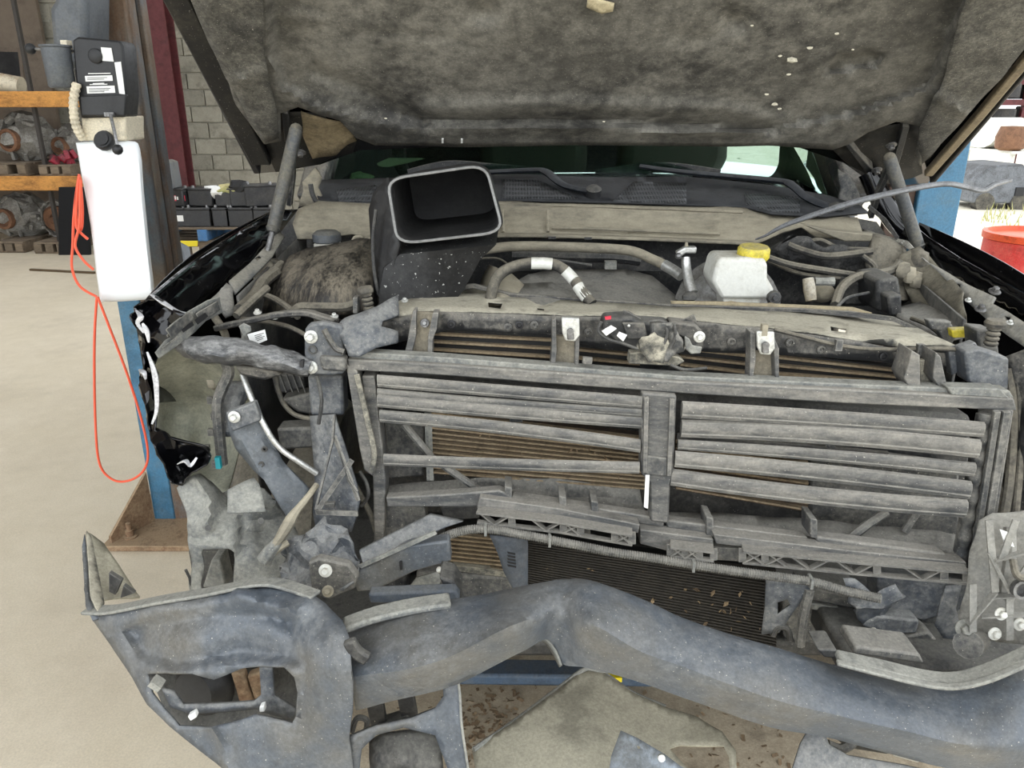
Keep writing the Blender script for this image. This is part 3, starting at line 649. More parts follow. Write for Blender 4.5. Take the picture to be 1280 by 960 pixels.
def grille_mat():
    m = bpy.data.materials.new('cowl_grille'); m.use_nodes = True; nt = m.node_tree; N = nt.nodes; L = nt.links; bs = N['Principled BSDF']
    tc = N.new('ShaderNodeTexCoord'); ck = N.new('ShaderNodeTexVoronoi'); ck.inputs['Scale'].default_value = 120; ck.inputs['Randomness'].default_value = 0
    L.new(tc.outputs['Object'], ck.inputs['Vector']); mr = N.new('ShaderNodeMapRange'); mr.inputs[1].default_value = .25; mr.inputs[2].default_value = .5
    L.new(ck.outputs['Distance'], mr.inputs[0]); mx = N.new('ShaderNodeMix'); mx.data_type = 'RGBA'; L.new(mr.outputs[0], mx.inputs[0])
    mx.inputs[6].default_value = lin((14, 14, 15)); mx.inputs[7].default_value = lin((74, 76, 78)); L.new(mx.outputs[2], bs.inputs['Base Color']); bs.inputs['Roughness'].default_value = .5
    bp = N.new('ShaderNodeBump'); bp.inputs['Distance'].default_value = .004; L.new(mr.outputs[0], bp.inputs['Height']); L.new(bp.outputs[0], bs.inputs['Normal']); return m
grm = grille_mat()
cowl = sheet('cowl_panel', meshm, TR, [(388, 232), (400, 226), (470, 224), (640, 219), (760, 218), (860, 222), (960, 232), (1030, 244), (1075, 258), (1085, 266), (1030, 271), (965, 268), (930, 259), (780, 254), (640, 251), (470, 255), (412, 254), (398, 248)],
             [(388, 240, 2.28), (640, 218, 2.42), (640, 251, 2.2), (930, 225, 2.42), (930, 259, 2.2), (1080, 262, 2.22), (400, 254, 2.2), (400, 226, 2.4)], step=10, thick=.006)
for L in ([(420, 238), (470, 232), (470, 252), (424, 253)], [(628, 224), (670, 224), (690, 234), (722, 249), (628, 249)], [(792, 228), (858, 229), (858, 255), (766, 252)], [(930, 242), (1000, 247), (1000, 266), (966, 265), (932, 256)]):
    sheet('cowl_grille', grm, cowl, L, lambda x, y: tps([(388, 240, 2.28), (640, 218, 2.42), (640, 251, 2.2), (930, 225, 2.42), (930, 259, 2.2), (1080, 262, 2.22), (400, 254, 2.2), (400, 226, 2.4)])(x, y)-.008, step=9, thick=.004)
for L in ([(600, 216, 2.38), (668, 213, 2.36), (684, 216, 2.34), (706, 232, 2.28), (742, 240, 2.22)], [(800, 208, 2.42), (852, 215, 2.38), (970, 226, 2.34), (990, 232, 2.3), (1010, 248, 2.25), (1045, 262, 2.2)]):
    wp = B().tube(cr(px(L), 8), [.014, .016, .018, .016, .02], 8, .5).o('wiper_arm', mat('wiper_black', (34, 38, 44), (70, 72, 74), .35, .4, sc=10, up=.2) if 'wiper_black' not in MATS else MATS['wiper_black'], TR)
    e = px(L)[-1]; B().lathe(e, (0, -.4, 1), [(.02, -.02), (.022, .01), (.012, .018), (0, .018)], 14).o('pivot_cap', darkp, wp)
for L in ([(510, 216, 2.44), (560, 205, 2.47), (620, 209, 2.46), (680, 213, 2.44)], [(745, 216, 2.43), (800, 208, 2.46), (846, 208, 2.46), (900, 216, 2.45)]):
    B().bar(cr(px(L), 6), .01, .02).o('wiper_blade', darkp, TR)
fw = sheet('firewall_panel', beige, TR, [(372, 262), (398, 252), (470, 256), (640, 252), (780, 255), (930, 260), (962, 268), (1030, 272), (1072, 272), (1080, 296), (1052, 300), (1020, 296), (1002, 284), (975, 292), (945, 306), (800, 300), (640, 296), (560, 298), (470, 300), (440, 292), (400, 298), (372, 298), (366, 280)],
           [(372, 262, 2.16), (400, 300, 2.1), (640, 252, 2.2), (640, 296, 2.12), (930, 260, 2.2), (940, 305, 2.1), (1075, 272, 2.17), (1070, 300, 2.1)], step=9, thick=.006, nz=.003, nsc=12,
           emb=[([(630, 262), (683, 264), (683, 288), (630, 288), (630, 262)], -.008, 6), ([(690, 266), (900, 270), (890, 292), (690, 288), (690, 266)], .01, 8), ([(470, 292), (640, 291), (940, 301)], -.012, 4)])
sheet('firewall_insulation', darkp, TR, [(340, 268), (640, 262), (945, 270), (1095, 276), (1130, 310), (1130, 400), (340, 400)], lambda x, y: 2.24, step=20, thick=.01, nz=.03, nsc=8)
B().bar(cr(px([(455, 299, 2.09), (640, 294, 2.10), (800, 298, 2.09), (942, 304, 2.07)]), 5), .03, .008).o('firewall_flange', beige, fw, bev=.002)
for L in ([(476, 260, 2.185), (640, 256, 2.19), (780, 259, 2.19), (928, 265, 2.18)], [(684, 264, 2.15), (685, 290, 2.11)], [(628, 262, 2.15), (629, 290, 2.11)], [(690, 284, 2.12), (800, 288, 2.11), (900, 292, 2.1)]): B().tube(cr(px(L), 5), .0045, 6).o('pressed_bead', beige, fw)
for x_ in (520, 690, 735, 815, 880): B().box(P(x_, 296+(x_-640)*.02, 2.08), (.02, .004, .006)).o('flange_slot', darkp, fw)
# ---- fenders
sheet('fender', shiny, TR, [(168, 384), (200, 362), (240, 330), (300, 290), (334, 272), (352, 262), (372, 262), (345, 296), (300, 340), (262, 368), (230, 400), (200, 420), (182, 412)],
      [(168, 384, 1.5), (240, 330, 1.72), (334, 272, 2.05), (200, 420, 1.5), (262, 368, 1.7), (372, 262, 2.15), (300, 318, 1.88)], step=9, thick=.003, nz=.006, nsc=12, emb=[([(195, 372), (265, 318), (330, 280)], -.02, 7)], label='black painted front fender with crushed nose')
B().tube(cr(px([(190, 372, 1.5), (240, 331, 1.71), (300, 291, 1.93), (340, 268, 2.08)]), 6), .006, 8).o('fender_edge', shiny, TR)
# fender side going back (outside of the left apron)
q0, q1 = P(175, 395, 1.55), P(345, 265, 2.2)
B().grid([[q0+(q1-q0)*u+Vector((-.02-.05*math.sin(math.pi*u), .02, -(.2+.35*u)*v)) for u in [i/8 for i in range(9)]] for v in [j/5 for j in range(6)]]).o('fender_side', shiny, TR, solid=.003)
crm = B(); random.seed(11)
cr_pts = [[(188, 370), (200, 372), (214, 384), (228, 396)], [(170, 386), (184, 384), (204, 392), (222, 408)], [(167, 398), (178, 408), (190, 420), (206, 430)], [(172, 424), (182, 430), (190, 440), (194, 452)],
          [(176, 452), (182, 456), (190, 460), (196, 472)], [(176, 476), (184, 472), (192, 480), (198, 492)], [(182, 505), (188, 500), (194, 510), (196, 524)], [(186, 532), (190, 528), (194, 536), (200, 545)], [(194, 560), (204, 548), (226, 556), (250, 558)], [(206, 586), (220, 580), (240, 578), (262, 570)], [(216, 600), (226, 606), (240, 592), (258, 584)]]
rows = [[P(x+random.uniform(-3, 3), y+random.uniform(-3, 3), 1.40+(.03 if i % 2 else 0)+random.uniform(-.03, .03)+.004*j) for j, (x, y) in enumerate(r)] for i, r in enumerate(cr_pts)]
crm.grid([cr(r, 4) for r in zip(*[cr(list(c), 3) for c in zip(*rows)])] if False else [cr(r, 4) for r in [list(x) for x in zip(*[cr(list(c), 3) for c in zip(*rows)])]])
crm.v = [v+noise.noise_vector(v*45)*.008 for v in crm.v]
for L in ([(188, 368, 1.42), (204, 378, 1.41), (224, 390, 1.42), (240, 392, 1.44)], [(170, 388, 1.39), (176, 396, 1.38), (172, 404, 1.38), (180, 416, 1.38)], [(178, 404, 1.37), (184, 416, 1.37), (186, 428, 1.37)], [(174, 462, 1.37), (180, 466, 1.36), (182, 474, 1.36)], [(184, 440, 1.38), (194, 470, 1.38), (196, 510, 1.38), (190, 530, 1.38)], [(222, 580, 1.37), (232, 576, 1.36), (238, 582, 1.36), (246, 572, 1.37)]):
    B().tube(cr(px(L), 4), [.002, .006, .004, .002], 6, .5).o('painted_glint', mat('glint_pale_metal', (206, 206, 208), (120, 120, 122), .4, .35, metal=.3, sc=40, up=0) if 'glint_pale_metal' not in MATS else MATS['glint_pale_metal'], TR)  # pale strips painted in as highlights along the dark crumple
crm.o('crumpled_fender_nose', shiny, TR, solid=.003, ang=18, label='crumpled shiny black fender metal')
# inner liner (wheel house) and apron on the left
sheet('wheel_liner', liner, TR, [(190, 432), (226, 428), (300, 455), (320, 500), (300, 560), (285, 620), (250, 600), (212, 590), (196, 540), (190, 480)],
      [(190, 440, 1.5), (240, 500, 1.75), (290, 500, 1.62), (210, 590, 1.55), (280, 600, 1.6), (250, 560, 1.72)], step=10, thick=.004, nz=.004, emb=[([(232, 470), (236, 530), (232, 590)], -.03, 14)])
lb = sheet('inner_apron', palep, TR, [(222, 610), (232, 600), (250, 592), (266, 602), (280, 616), (300, 606), (330, 610), (356, 640), (372, 668), (360, 700), (345, 740), (330, 770), (240, 770), (238, 668), (230, 640)],
      [(222, 610, 1.42), (300, 610, 1.48), (240, 740, 1.36), (340, 730, 1.36), (300, 670, 1.38), (360, 660, 1.46)], holes=[[(253, 690), (258, 684), (286, 683), (293, 690), (294, 732), (253, 738)]], step=8, thick=.004, nz=.010, nsc=16,
      emb=[([(300, 640), (345, 638), (330, 610)], -.03, 8), ([(282, 618), (300, 640), (300, 690)], .02, 6), ([(245, 600), (262, 625), (258, 655)], -.02, 8), ([(240, 670), (330, 668)], .012, 5)], label='pale dusty inner fender panel')
sheet('apron_flap', palep, lb, [(284, 612), (318, 598), (324, 606), (332, 640), (284, 642)], [(284, 612, 1.38), (324, 604, 1.40), (330, 640, 1.36)], step=8, thick=.003, nz=.004, nsc=20)
B().prism(px([(253, 735), (264, 700), (275, 700), (283, 735)], 1.43), (0, .05, 0)).o('recess_fin', palep, lb, bev=.004)
B().box(P(273, 712, 1.5), (.1, .04, .12)).o('recess_back', darkp, lb)
for x, y in ((260, 660), (326, 651)): B().cyl(P(x, y, 1.355), P(x, y, 1.385), .006, n=10).o('hole_plug', darkp, lb)
for y in (0, 1):
    B().tube(px([(232+y*2, 712, 1.36), (237, 722, 1.36), (240, 742, 1.36)]), .003).o('wire_end', darkp, lb)
    break
B().box(P(273, 578, 1.44), (.01, .01, .025)).o('connector_clip', teal, TR)
sheet('paper_scrap', beige, TR, [(258, 475), (266, 475), (270, 484), (268, 488), (260, 484)], 1.55, step=5, thick=.001); 
# headlight mounting bracket (left)
hb = plate('headlight_bracket', palep, TR, [(193, 441), (206, 425), (222, 418), (210, 408), (233, 390), (258, 376), (272, 372), (276, 392), (256, 402), (240, 418), (222, 432), (198, 449)], lambda x, y: 1.33+(x-193)*.0022, .012, .002)
plate('bracket_rib', plastic, hb, [(206, 412), (232, 392), (238, 402), (214, 424)], lambda x, y: 1.315+(x-193)*.0022, .02)
plate('bracket_rib', plastic, hb, [(244, 392), (268, 378), (272, 390), (250, 404)], lambda x, y: 1.315+(x-193)*.0022, .02)
plate('bracket_slot', inkm, hb, [(243, 400), (256, 391), (260, 396), (247, 406)], lambda x, y: 1.31+(x-193)*.0022, .002, 0)
plate('bracket_slot', inkm, hb, [(226, 411), (240, 402), (242, 407), (229, 416)], lambda x, y: 1.315+(x-193)*.0022, .002, 0)
for x, y in ((209, 420), (213, 428), (203, 436)): B().bar(px([(x, y), (x+9, y-7)], lambda a, b_: 1.324+(a-193)*.0022), .002, .004).o('bracket_rib', plastic, hb)
sheet('fender_flange', plastic, TR, [(258, 384), (262, 372), (284, 356), (292, 360), (294, 392), (282, 396), (274, 388)], [(258, 384, 1.56), (285, 356, 1.62), (290, 395, 1.56)], step=7, thick=.004, nz=.006, nsc=25)
sheet('fender_inner_flange', mat('grey_flange', (96, 98, 100), (150, 146, 134), .45, .5, sc=10, up=.2), TR, [(286, 352), (312, 330), (338, 302), (348, 290), (356, 296), (340, 322), (318, 345), (294, 368)], [(286, 352, 1.66), (348, 290, 2.02), (356, 296, 2.0), (294, 368, 1.62)], step=7, thick=.005,
      holes=[[(318, 324), (324, 320), (327, 323), (321, 327)], [(330, 312), (336, 307), (338, 310), (333, 314)]])
# inner apron wall left + right of the engine bay
B().grid([[P(285, 370, 1.6)+(P(372, 290, 2.2)-P(285, 370, 1.6))*u+Vector((.02, 0, -.5*v)) for u in [i/6 for i in range(7)]] for v in (0, .5, 1)]).o('bay_side', darkp, TR, solid=.006)
sheet('apron_hoses', rubber, TR, [(318, 352), (324, 330), (340, 325), (350, 340), (338, 358), (322, 362)], [(318, 352, 1.8), (340, 325, 1.9), (338, 358, 1.8)], step=6, thick=.02, nz=.03, nsc=25)
for L, r in (([(300, 388, 1.56), (318, 370, 1.66), (330, 352, 1.74), (345, 340, 1.8)], .014), ([(322, 360, 1.72), (340, 342, 1.8), (352, 330, 1.86)], .01), ([(295, 395, 1.52), (320, 372, 1.58), (334, 360, 1.62)], .008)):
    tube('apron_hose', rubber, TR, L, r)
# upper tie bar and crushed tube
B().bar(cr(px([(270, 410, 1.52), (320, 399, 1.5), (350, 393, 1.5), (382, 391, 1.49), (398, 395, 1.48), (420, 402, 1.46)]), 4), .02, .012).o('tie_bar', blackm, TR, bev=.003)
ct = B().tube(cr(px([(222, 430, 1.46), (232, 434, 1.45), (260, 437, 1.43), (300, 440, 1.42), (330, 446, 1.41), (362, 453, 1.41), (386, 458, 1.42)]), 5), [.008, .02, .03, .028, .025, .024, .02], 12, .85)
ct.v = [v+noise.noise_vector(v*30)*.008 for v in ct.v]
ct.o('crushed_support_tube', mat('scraped_black_tube', (62, 63, 65), (168, 168, 166), .42, .3, metal=.3, sc=16, up=.12, spread=.3, stretch=(.35, 1, 1), grime=.15), TR, label='dented tubular support with bare scraped metal')
plate('support_lower_lip', blackm, TR, [(292, 458), (340, 462), (352, 470), (330, 476), (300, 470)], 1.44, .03, .006)
mp = plate('support_mount', bluep, TR, [(381, 412), (386, 405), (404, 403), (428, 408), (430, 440), (430, 468), (410, 470), (382, 468), (380, 440)], 1.42, .02, .005)
bolts('bolt', zinc, mp, [(389, 421), (389, 459)], .013, 1.42, (0, -1, .1))
B().lathe(P(391, 437, 1.42), (0, -1, 0), [(.009, -.004), (.009, .004), (.006, .004), (.006, -.002), (0, -.002)], 12).o('bolt_hole', darkp, mp)
tube('mount_curve', blackm, mp, [(405, 412), (412, 425), (420, 436), (430, 440)], .006, Y=1.40)
plate('mount_arm', plastic, mp, [(398, 446), (432, 448), (432, 466), (402, 464)], 1.405, .03, .006)
plate('mount_gap', inkm, mp, [(374, 452), (379, 450), (379, 460), (375, 459)], 1.39, .01, .001)
bolts('bolt', zinc, TR, [(418, 396), (322, 391)], .008, 1.47, (0, -.3, 1))
# tag and grey tab
tg = plate('paper_tag', whst, TR, [(309, 418), (331, 412), (334, 425), (315, 433)], 1.46, .001, 0, label='white paper tag with small print')
for y0_, y1_, a, b_ in ((.25, .3, .35, .9), (.4, .45, .35, .75), (.55, .6, .35, .9), (.7, .75, .4, .8)):
    def tq(u, v):
        a0 = Vector((309, 418)).lerp(Vector((331, 412)), u); b0 = Vector((315, 433)).lerp(Vector((334, 425)), u); q = a0.lerp(b0, v); return P(q.x, q.y, 1.4585)
    B().add([tq(a, y0_), tq(b_, y0_), tq(b_, y1_), tq(a, y1_)], [(0, 1, 2, 3)]).o('print_line', inkm, tg, ang=0)
plate('grey_tab', palep, TR, [(298, 408), (304, 404), (313, 408), (314, 414), (308, 418), (312, 428), (304, 432), (299, 428), (303, 418)], 1.47, .004, .001)
# left side ducting behind
for L, Y, mm in (([(384, 470), (428, 470), (430, 520), (388, 520)], 1.46, bluep), ([(338, 468), (376, 466), (382, 486), (344, 494)], 1.5, darkp), ([(345, 536), (392, 534), (394, 560), (350, 563)], 1.5, plastic), ([(350, 500), (392, 490), (396, 520), (372, 516)], 1.52, plastic)):
    plate('duct_piece', mm, TR, L, Y, .05, .006)
for k in range(4): B().bar(px([(350+k*8, 468), (358+k*8, 490)], 1.495), .002, .006).o('duct_rib', darkp, TR)
sd = sheet('side_air_duct', bluep, TR, [(388, 520), (418, 518), (426, 545), (446, 606), (450, 628), (447, 645), (440, 665), (396, 662), (392, 640), (394, 600)], [(388, 520, 1.47), (418, 518, 1.44), (447, 640, 1.38), (395, 640, 1.43)], step=9, thick=.006, nz=.003)
for L in ([(418, 520), (416, 550), (395, 636)], [(418, 545), (448, 626)], [(395, 640), (447, 642)], [(440, 575), (398, 636)], [(424, 560), (436, 600), (446, 615)]):
    B().bar(px(L, lambda x, y: 1.43-(y-520)*.0004-(x-388)*.0005-.006), .004, .01).o('duct_rib', plastic, sd)
plate('duct_slot', darkp, sd, [(405, 630), (418, 629), (418, 635), (406, 636)], 1.355, .01, .001)
ar = sheet('headlight_arm', mat('blue_grey_steel', (78, 84, 90), (116, 118, 118), .42, .4, sc=9, up=.1, spread=.5, speck=.4), TR, [(284, 516), (320, 506), (326, 528), (340, 548), (352, 575), (386, 612), (380, 634), (364, 652), (352, 636), (330, 600), (296, 560), (287, 536)],
      [(284, 516, 1.44), (320, 506, 1.44), (340, 570, 1.42), (386, 612, 1.42), (360, 650, 1.40), (300, 560, 1.44)], step=8, thick=.008, emb=[([(300, 545), (350, 630)], -.012, 6), ([(330, 540), (380, 620)], .012, 5)], label='blue-grey steel headlight arm')
plate('arm_pad', bluep, ar, [(282, 516), (318, 503), (326, 526), (290, 540)], lambda x, y: 1.415, .02, .003)
bolts('bolt', zinc, ar, [(293, 521)], .012, 1.412, (0, -1, .1))
for x, y in ((331, 561), (327, 580)): B().lathe(P(x, y, 1.415), (0, -1, 0), [(.006, 0), (.006, .004), (.003, .004), (.003, 0)], 10).o('arm_hole', darkp, ar)
B().tube(cr(px([(280, 448, 1.5), (286, 465, 1.5), (278, 485, 1.49), (272, 505, 1.48), (274, 540, 1.48), (278, 580, 1.48)]), 5), .012).o('brace_tube', plastic, TR)
B().bar(px([(300, 480, 1.56), (288, 505, 1.52), (294, 545, 1.5)]), .05, .04).o('strut_tower', bluep, TR, bev=.012)
tube('silver_pipe', alum, TR, [(303, 468, 1.46), (312, 492, 1.44), (322, 515, 1.43), (338, 545, 1.42), (352, 562, 1.42), (372, 576, 1.42), (396, 592, 1.43)], .0058, n=10, label='bright bare aluminium pipe')
for k in range(5): B().box(P(262+random.uniform(-8, 8), 500+k*20, 1.6), (.012, .01, .016)).o('liner_clip', plastic, TR)
# cable with boot
tube('cable', beige, TR, [(396, 606, 1.40), (384, 622, 1.37), (368, 642, 1.35), (360, 656, 1.34), (350, 672, 1.33), (340, 686, 1.32)], [.006, .006, .0075, .0115, .0115, .009, .008])
B().tube(px([(348, 676, 1.33), (338, 688, 1.32), (330, 700, 1.32)]), [.010, .014, .016], 8).o('cable_boot', palep, TR, bev=.002)
B().tube(px([(340, 692, 1.32), (350, 684, 1.33), (360, 678, 1.34)]), [.008, .008, .007]).o('cable_boot', beige, TR)
# torn lower corner module
lm = sheet('torn_corner_module', bluep, TR, [(348, 690), (365, 668), (392, 660), (400, 648), (424, 655), (438, 672), (450, 690), (452, 712), (438, 732), (420, 745), (398, 748), (372, 738), (350, 724)], [(348, 690, 1.36), (400, 660, 1.34), (450, 700, 1.30), (400, 740, 1.27), (352, 724, 1.33)], step=6, thick=.004, nz=.02, nsc=34, ang=15, label='torn dark plastic headlight corner')
bolts('bolt', whitep, TR, [(407, 713)], .0125, 1.24, (0, -1, .3)); bolts('bolt', beige, TR, [(410, 739)], .011, 1.24, (0, -1, .5))
plate('corner_mount', plastic, TR, [(385, 704), (398, 698), (436, 706), (448, 722), (444, 736), (412, 750), (390, 742)], lambda x, y: 1.262, .02, .004)
# bent lower tie brackets
B().prism(px([(448, 688), (537, 643), (580, 652), (556, 660), (508, 682), (454, 709)], lambda x, y: 1.36-(y-643)*.0012), (0, .02, -.008)).o('lower_support_arm', bluep, TR, bev=.003)
B().prism(px([(441, 717), (512, 682), (561, 676), (564, 702), (520, 714), (470, 738), (446, 740)], lambda x, y: 1.29), (0, .03, 0)).o('lower_support_plate', bumpm, TR, bev=.004)
B().bar(px([(450, 708), (512, 680), (545, 665)], 1.285), .004, .008).o('support_flange', palep, TR)
plate('support_slot', inkm, TR, [(499, 703), (502, 702), (503, 712), (500, 713)], 1.285, .004, 0)
B().ball(P(549, 712, 1.27), .006).o('support_rivet', whitep, TR)
# ------------------------------------------------------------------ radiator pack and shutters
def SY(d): return lambda x, y: S(x, d)
def lerp2(a, b, t): return (a[0]+(b[0]-a[0])*t, a[1]+(b[1]-a[1])*t)
def core(name, quad, d, n, mat_b, mat_f, fw=.45, parent=TR, th=.02, label=None):
    """core panel plus its horizontal tubes; quad = TL TR BR BL in view"""
    TL, TRr, BR, BL = quad
    c = plate(name, mat_b, parent, [TL, TRr, BR, BL], SY(d), th, 0)
    if label: c['label'] = label
    b = B()
    for k in range(n):
        t_ = (k+.5)/n; a = lerp2(TL, BL, t_); e = lerp2(TRr, BR, t_); hh = (BL[1]-TL[1])/n*fw
        pts = [lerp2(a, e, j/6) for j in range(7)]
        f_ = px([(q[0], q[1]) for q in pts], SY(d-.006)); b.bar(f_, .012, rp(hh, S(a[0])))
    b.o(name+'_tubes', mat_f, c, kind='stuff')
    return c
core('condenser', [(540, 512), (806, 545), (806, 612), (540, 592)], .10, 13, coreb, finm, .38, label='brown condenser core with thin tubes')
core('condenser', [(845, 548), (1010, 566), (1010, 640), (845, 612)], .10, 9, coreb, finm, .38)
core('lower_condenser', [(556, 664), (640, 672), (640, 714), (560, 706)], .07, 8, coreb, finm, .5)
core('radiator_top', [(538, 412), (700, 420), (700, 462), (536, 450)], .12, 4, radm, finm, .3)
core('radiator_top', [(715, 420), (800, 428), (800, 470), (715, 462)], .12, 4, radm, finm, .3)
core('radiator_top', [(850, 430), (945, 440), (945, 482), (850, 470)], .12, 4, radm, finm, .3)
core('radiator_top', [(965, 440), (1150, 462), (1150, 492), (965, 482)], .12, 4, radm, finm, .3)
rl = core('radiator', [(650, 670), (970, 712), (970, 812), (650, 745)], .06, 26, radm, mat('radiator_fin', (44, 42, 40), (74, 68, 58), .42, .6, sc=20), .45, label='dark lower radiator core with leaf litter')
# litter caught in the radiator and condenser
def litter(parent, n, xs, ys, d, sz):
    for k in range(n):
        x, y = random.uniform(*xs), random.uniform(*ys); c = P(x, y, S(x, d)); s_ = random.uniform(*sz)
        e = Euler((random.uniform(0, 6), random.uniform(0, 6), random.uniform(0, 6))).to_matrix()
        B().add([c+e@Vector(v)*s_ for v in ((-1, 0, 0), (0, -.5, .1), (1.1, 0, 0), (.1, .55, .15))], [(0, 1, 2, 3)]).o('leaf', tanp, parent, solid=.0006, ang=0)
litter(rl, 26, (670, 950), (730, 765), .035, (.004, .009)); litter(rl, 30, (760, 950), (755, 790), .035, (.003, .008)); litter(rl, 12, (670, 940), (690, 730), .035, (.002, .005))
litter(TR, 18, (700, 800), (555, 575), .07, (.003, .006)); litter(TR, 14, (560, 800), (530, 600), .07, (.002, .005))
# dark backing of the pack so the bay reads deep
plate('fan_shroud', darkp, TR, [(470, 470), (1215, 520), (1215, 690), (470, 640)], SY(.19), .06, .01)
plate('radiator_side_tank', plastic, TR, [(480, 520), (530, 524), (530, 596), (484, 600)], SY(.13), .04, .006)
for x in (533, 537): B().bar(px([(x, 516), (x+3, 600)], SY(.09)), .008, .006).o('condenser_edge', palep, TR)
plate('radiator_side_tank', plastic, TR, [(1012, 560), (1200, 585), (1200, 690), (1012, 665)], SY(.14), .04, .006)
B().tube(px([(505, 530, 1.46), (540, 572, 1.45), (598, 612, 1.43)]), .008).o('diagonal_brace', plastic, TR)
B().tube(px([(1108, 640, 1.33), (1085, 655, 1.32), (1058, 676, 1.31)]), .009).o('diagonal_brace', plastic, TR)
B().tube(px([(1146, 640, 1.34), (1130, 665, 1.33)]), .008).o('diagonal_brace', plastic, TR)

gs = B()
SH = 0
def seg(L, d, w_, h_, mm, name, parent, bev=.002, **kw): return B().bar(px(L, SY(d)), w_, h_).o(name, mm, parent, bev=bev, **kw)
# shutter housing: mesh = the outer ring; rails and slats are sub-parts
fr = B()
fr.prism(px([(434, 449), (560, 456), (700, 466), (850, 477), (1060, 487), (1268, 498), (1272, 514), (1060, 505), (850, 492), (700, 481), (560, 470), (436, 463)], SY(0)), (0, .045, 0))
fr.prism(px([(432, 455), (446, 462), (470, 570), (466, 596), (455, 588), (449, 560)], SY(0)), (0, .045, 0))
fr.prism(px([(1242, 512), (1268, 512), (1248, 640), (1226, 733), (1209, 731), (1226, 620)], SY(0)), (0, .045, 0))
fr.prism(px([(452, 470), (468, 470), (482, 600), (480, 690), (468, 690), (466, 600)], SY(.015)), (0, .05, 0))
gh = fr.o('grille_shutter', slatm, TR, bev=.003, label='active grille shutter frame with broken horizontal louvres')
plate('shutter_lip', palep, gh, [(446, 440), (560, 447), (700, 458), (850, 470), (1060, 480), (1262, 488), (1268, 498), (1060, 487), (850, 477), (700, 466), (560, 456), (438, 449)], SY(.012), .03, .002)
B().bar(cr(px([(446, 468), (458, 520), (468, 566), (464, 590)], SY(-.004)), 4), .01, .006).o('frame_bead', sand, gh, bev=.001)
B().bar(px([(1258, 514), (1238, 636), (1218, 730)], SY(-.006)), .012, .008).o('frame_bead', plastic, gh, bev=.001)
B().bar(px([(1246, 514), (1228, 630), (1211, 730)], SY(-.006)), .01, .008).o('frame_bead', plastic, gh, bev=.001)
# scalloped bearing strip on the right
sc_ = []
for k in range(26):
    t_ = k/25; sc_.append((1233-(1233-1201)*t_, 516+(700-516)*t_))
B().tube(cr(px(sc_, SY(.01)), 3), [.011+.0016*math.sin(k*.62) for k in range(76)], 10).o('bearing_strip', plastic, gh)
cpst = B()
cpst.prism(px([(803, 491), (846, 494), (842, 596), (838, 606), (836, 655), (813, 652), (812, 604), (801, 592)], SY(-.01)), (0, .035, 0))
cpo = cpst.o('centre_post', slatm, gh, bev=.004)
for L in ([(808, 496), (806, 590)], [(840, 498), (836, 594)]): B().bar(px(L, SY(-.014)), .008, .008).o('post_flange', slatm, cpo, bev=.001)
plate('post_slot', inkm, cpo, [(814, 584), (824, 585), (824, 589), (814, 588)], SY(-.013), .002, 0)
plate('post_pad', plastic, cpo, [(807, 570), (834, 573), (834, 596), (807, 593)], SY(-.016), .008, .002)
plate('white_strip', whst, cpo, [(807, 594), (812, 594), (810, 636), (805, 634)], SY(-.016), .003, 0)
prof = [(-1, .1), (-.8, .75), (-.35, 1), (.1, .95), (.34, .84), (.38, 1.0), (.46, 1.0), (.5, .74), (.8, .62), (1, .0), (.8, -.6), (0, -.8), (-.8, -.6)]
def slat(a0, a1, b0, b1, sag=0, d=-.004):
    """a0,a1 = left (x, ytop, ybot); sag in pixels"""
    rg = []
    for k in range(9):
        t_ = k/8; x = a0[0]+(b0[0]-a0[0])*t_; yt = a0[1]+(b0[1]-a0[1])*t_+sag*4*t_*(1-t_); yb = a1+(b1-a1)*t_+sag*4*t_*(1-t_)
        c = P(x, (yt+yb)/2, S(x, d+.004*math.sin(3*t_+a0[1]))); hh = (P(x, yt, S(x)).z-P(x, yb, S(x)).z)/2
        rg.append([c+Vector((0, -.55*hh*q, -hh*p)) for p, q in prof])
    return B().loft(rg).o('slat', slatm, gh, ang=30)
for s_ in (((472, 468), 484, (802, 495), 511, 0), ((472, 485), 496, (802, 511), 521, 1), ((472, 494), 509, (802, 519), 536, 1), ((475, 512), 528, (800, 549), 566, -3), ((480, 567), 582, (799, 577), 592, 1),
           ((852, 501), 523, (1228, 527), 547, -1), ((851, 524), 547, (1222, 549), 573, -4), ((847, 549), 562, (1217, 578), 596, -2), ((843, 563), 584, (1211, 601), 624, -2), ((838, 585), 607, (1206, 624), 647, 4)): slat(*s_)
seg([(846, 545), (1000, 558), (1110, 568)], .03, .01, .012, slatm, 'hidden_louvre', gh)
for x in (1030, 1034):
    for y in (550, 582): B().bar(px([(x, y), (x+8, y+10)], SY(.02)), .01, .008).o('louvre_link', plastic, gh)
seg([(1236, 516), (1206, 690)], .03, .04, .012, plastic, 'inner_rail', gh)
for x, y in ((645, 522), (500, 490)): B().box(P(x, y, S(x, .02)), (.025, .02, .012)).o('louvre_clip', plastic, gh)
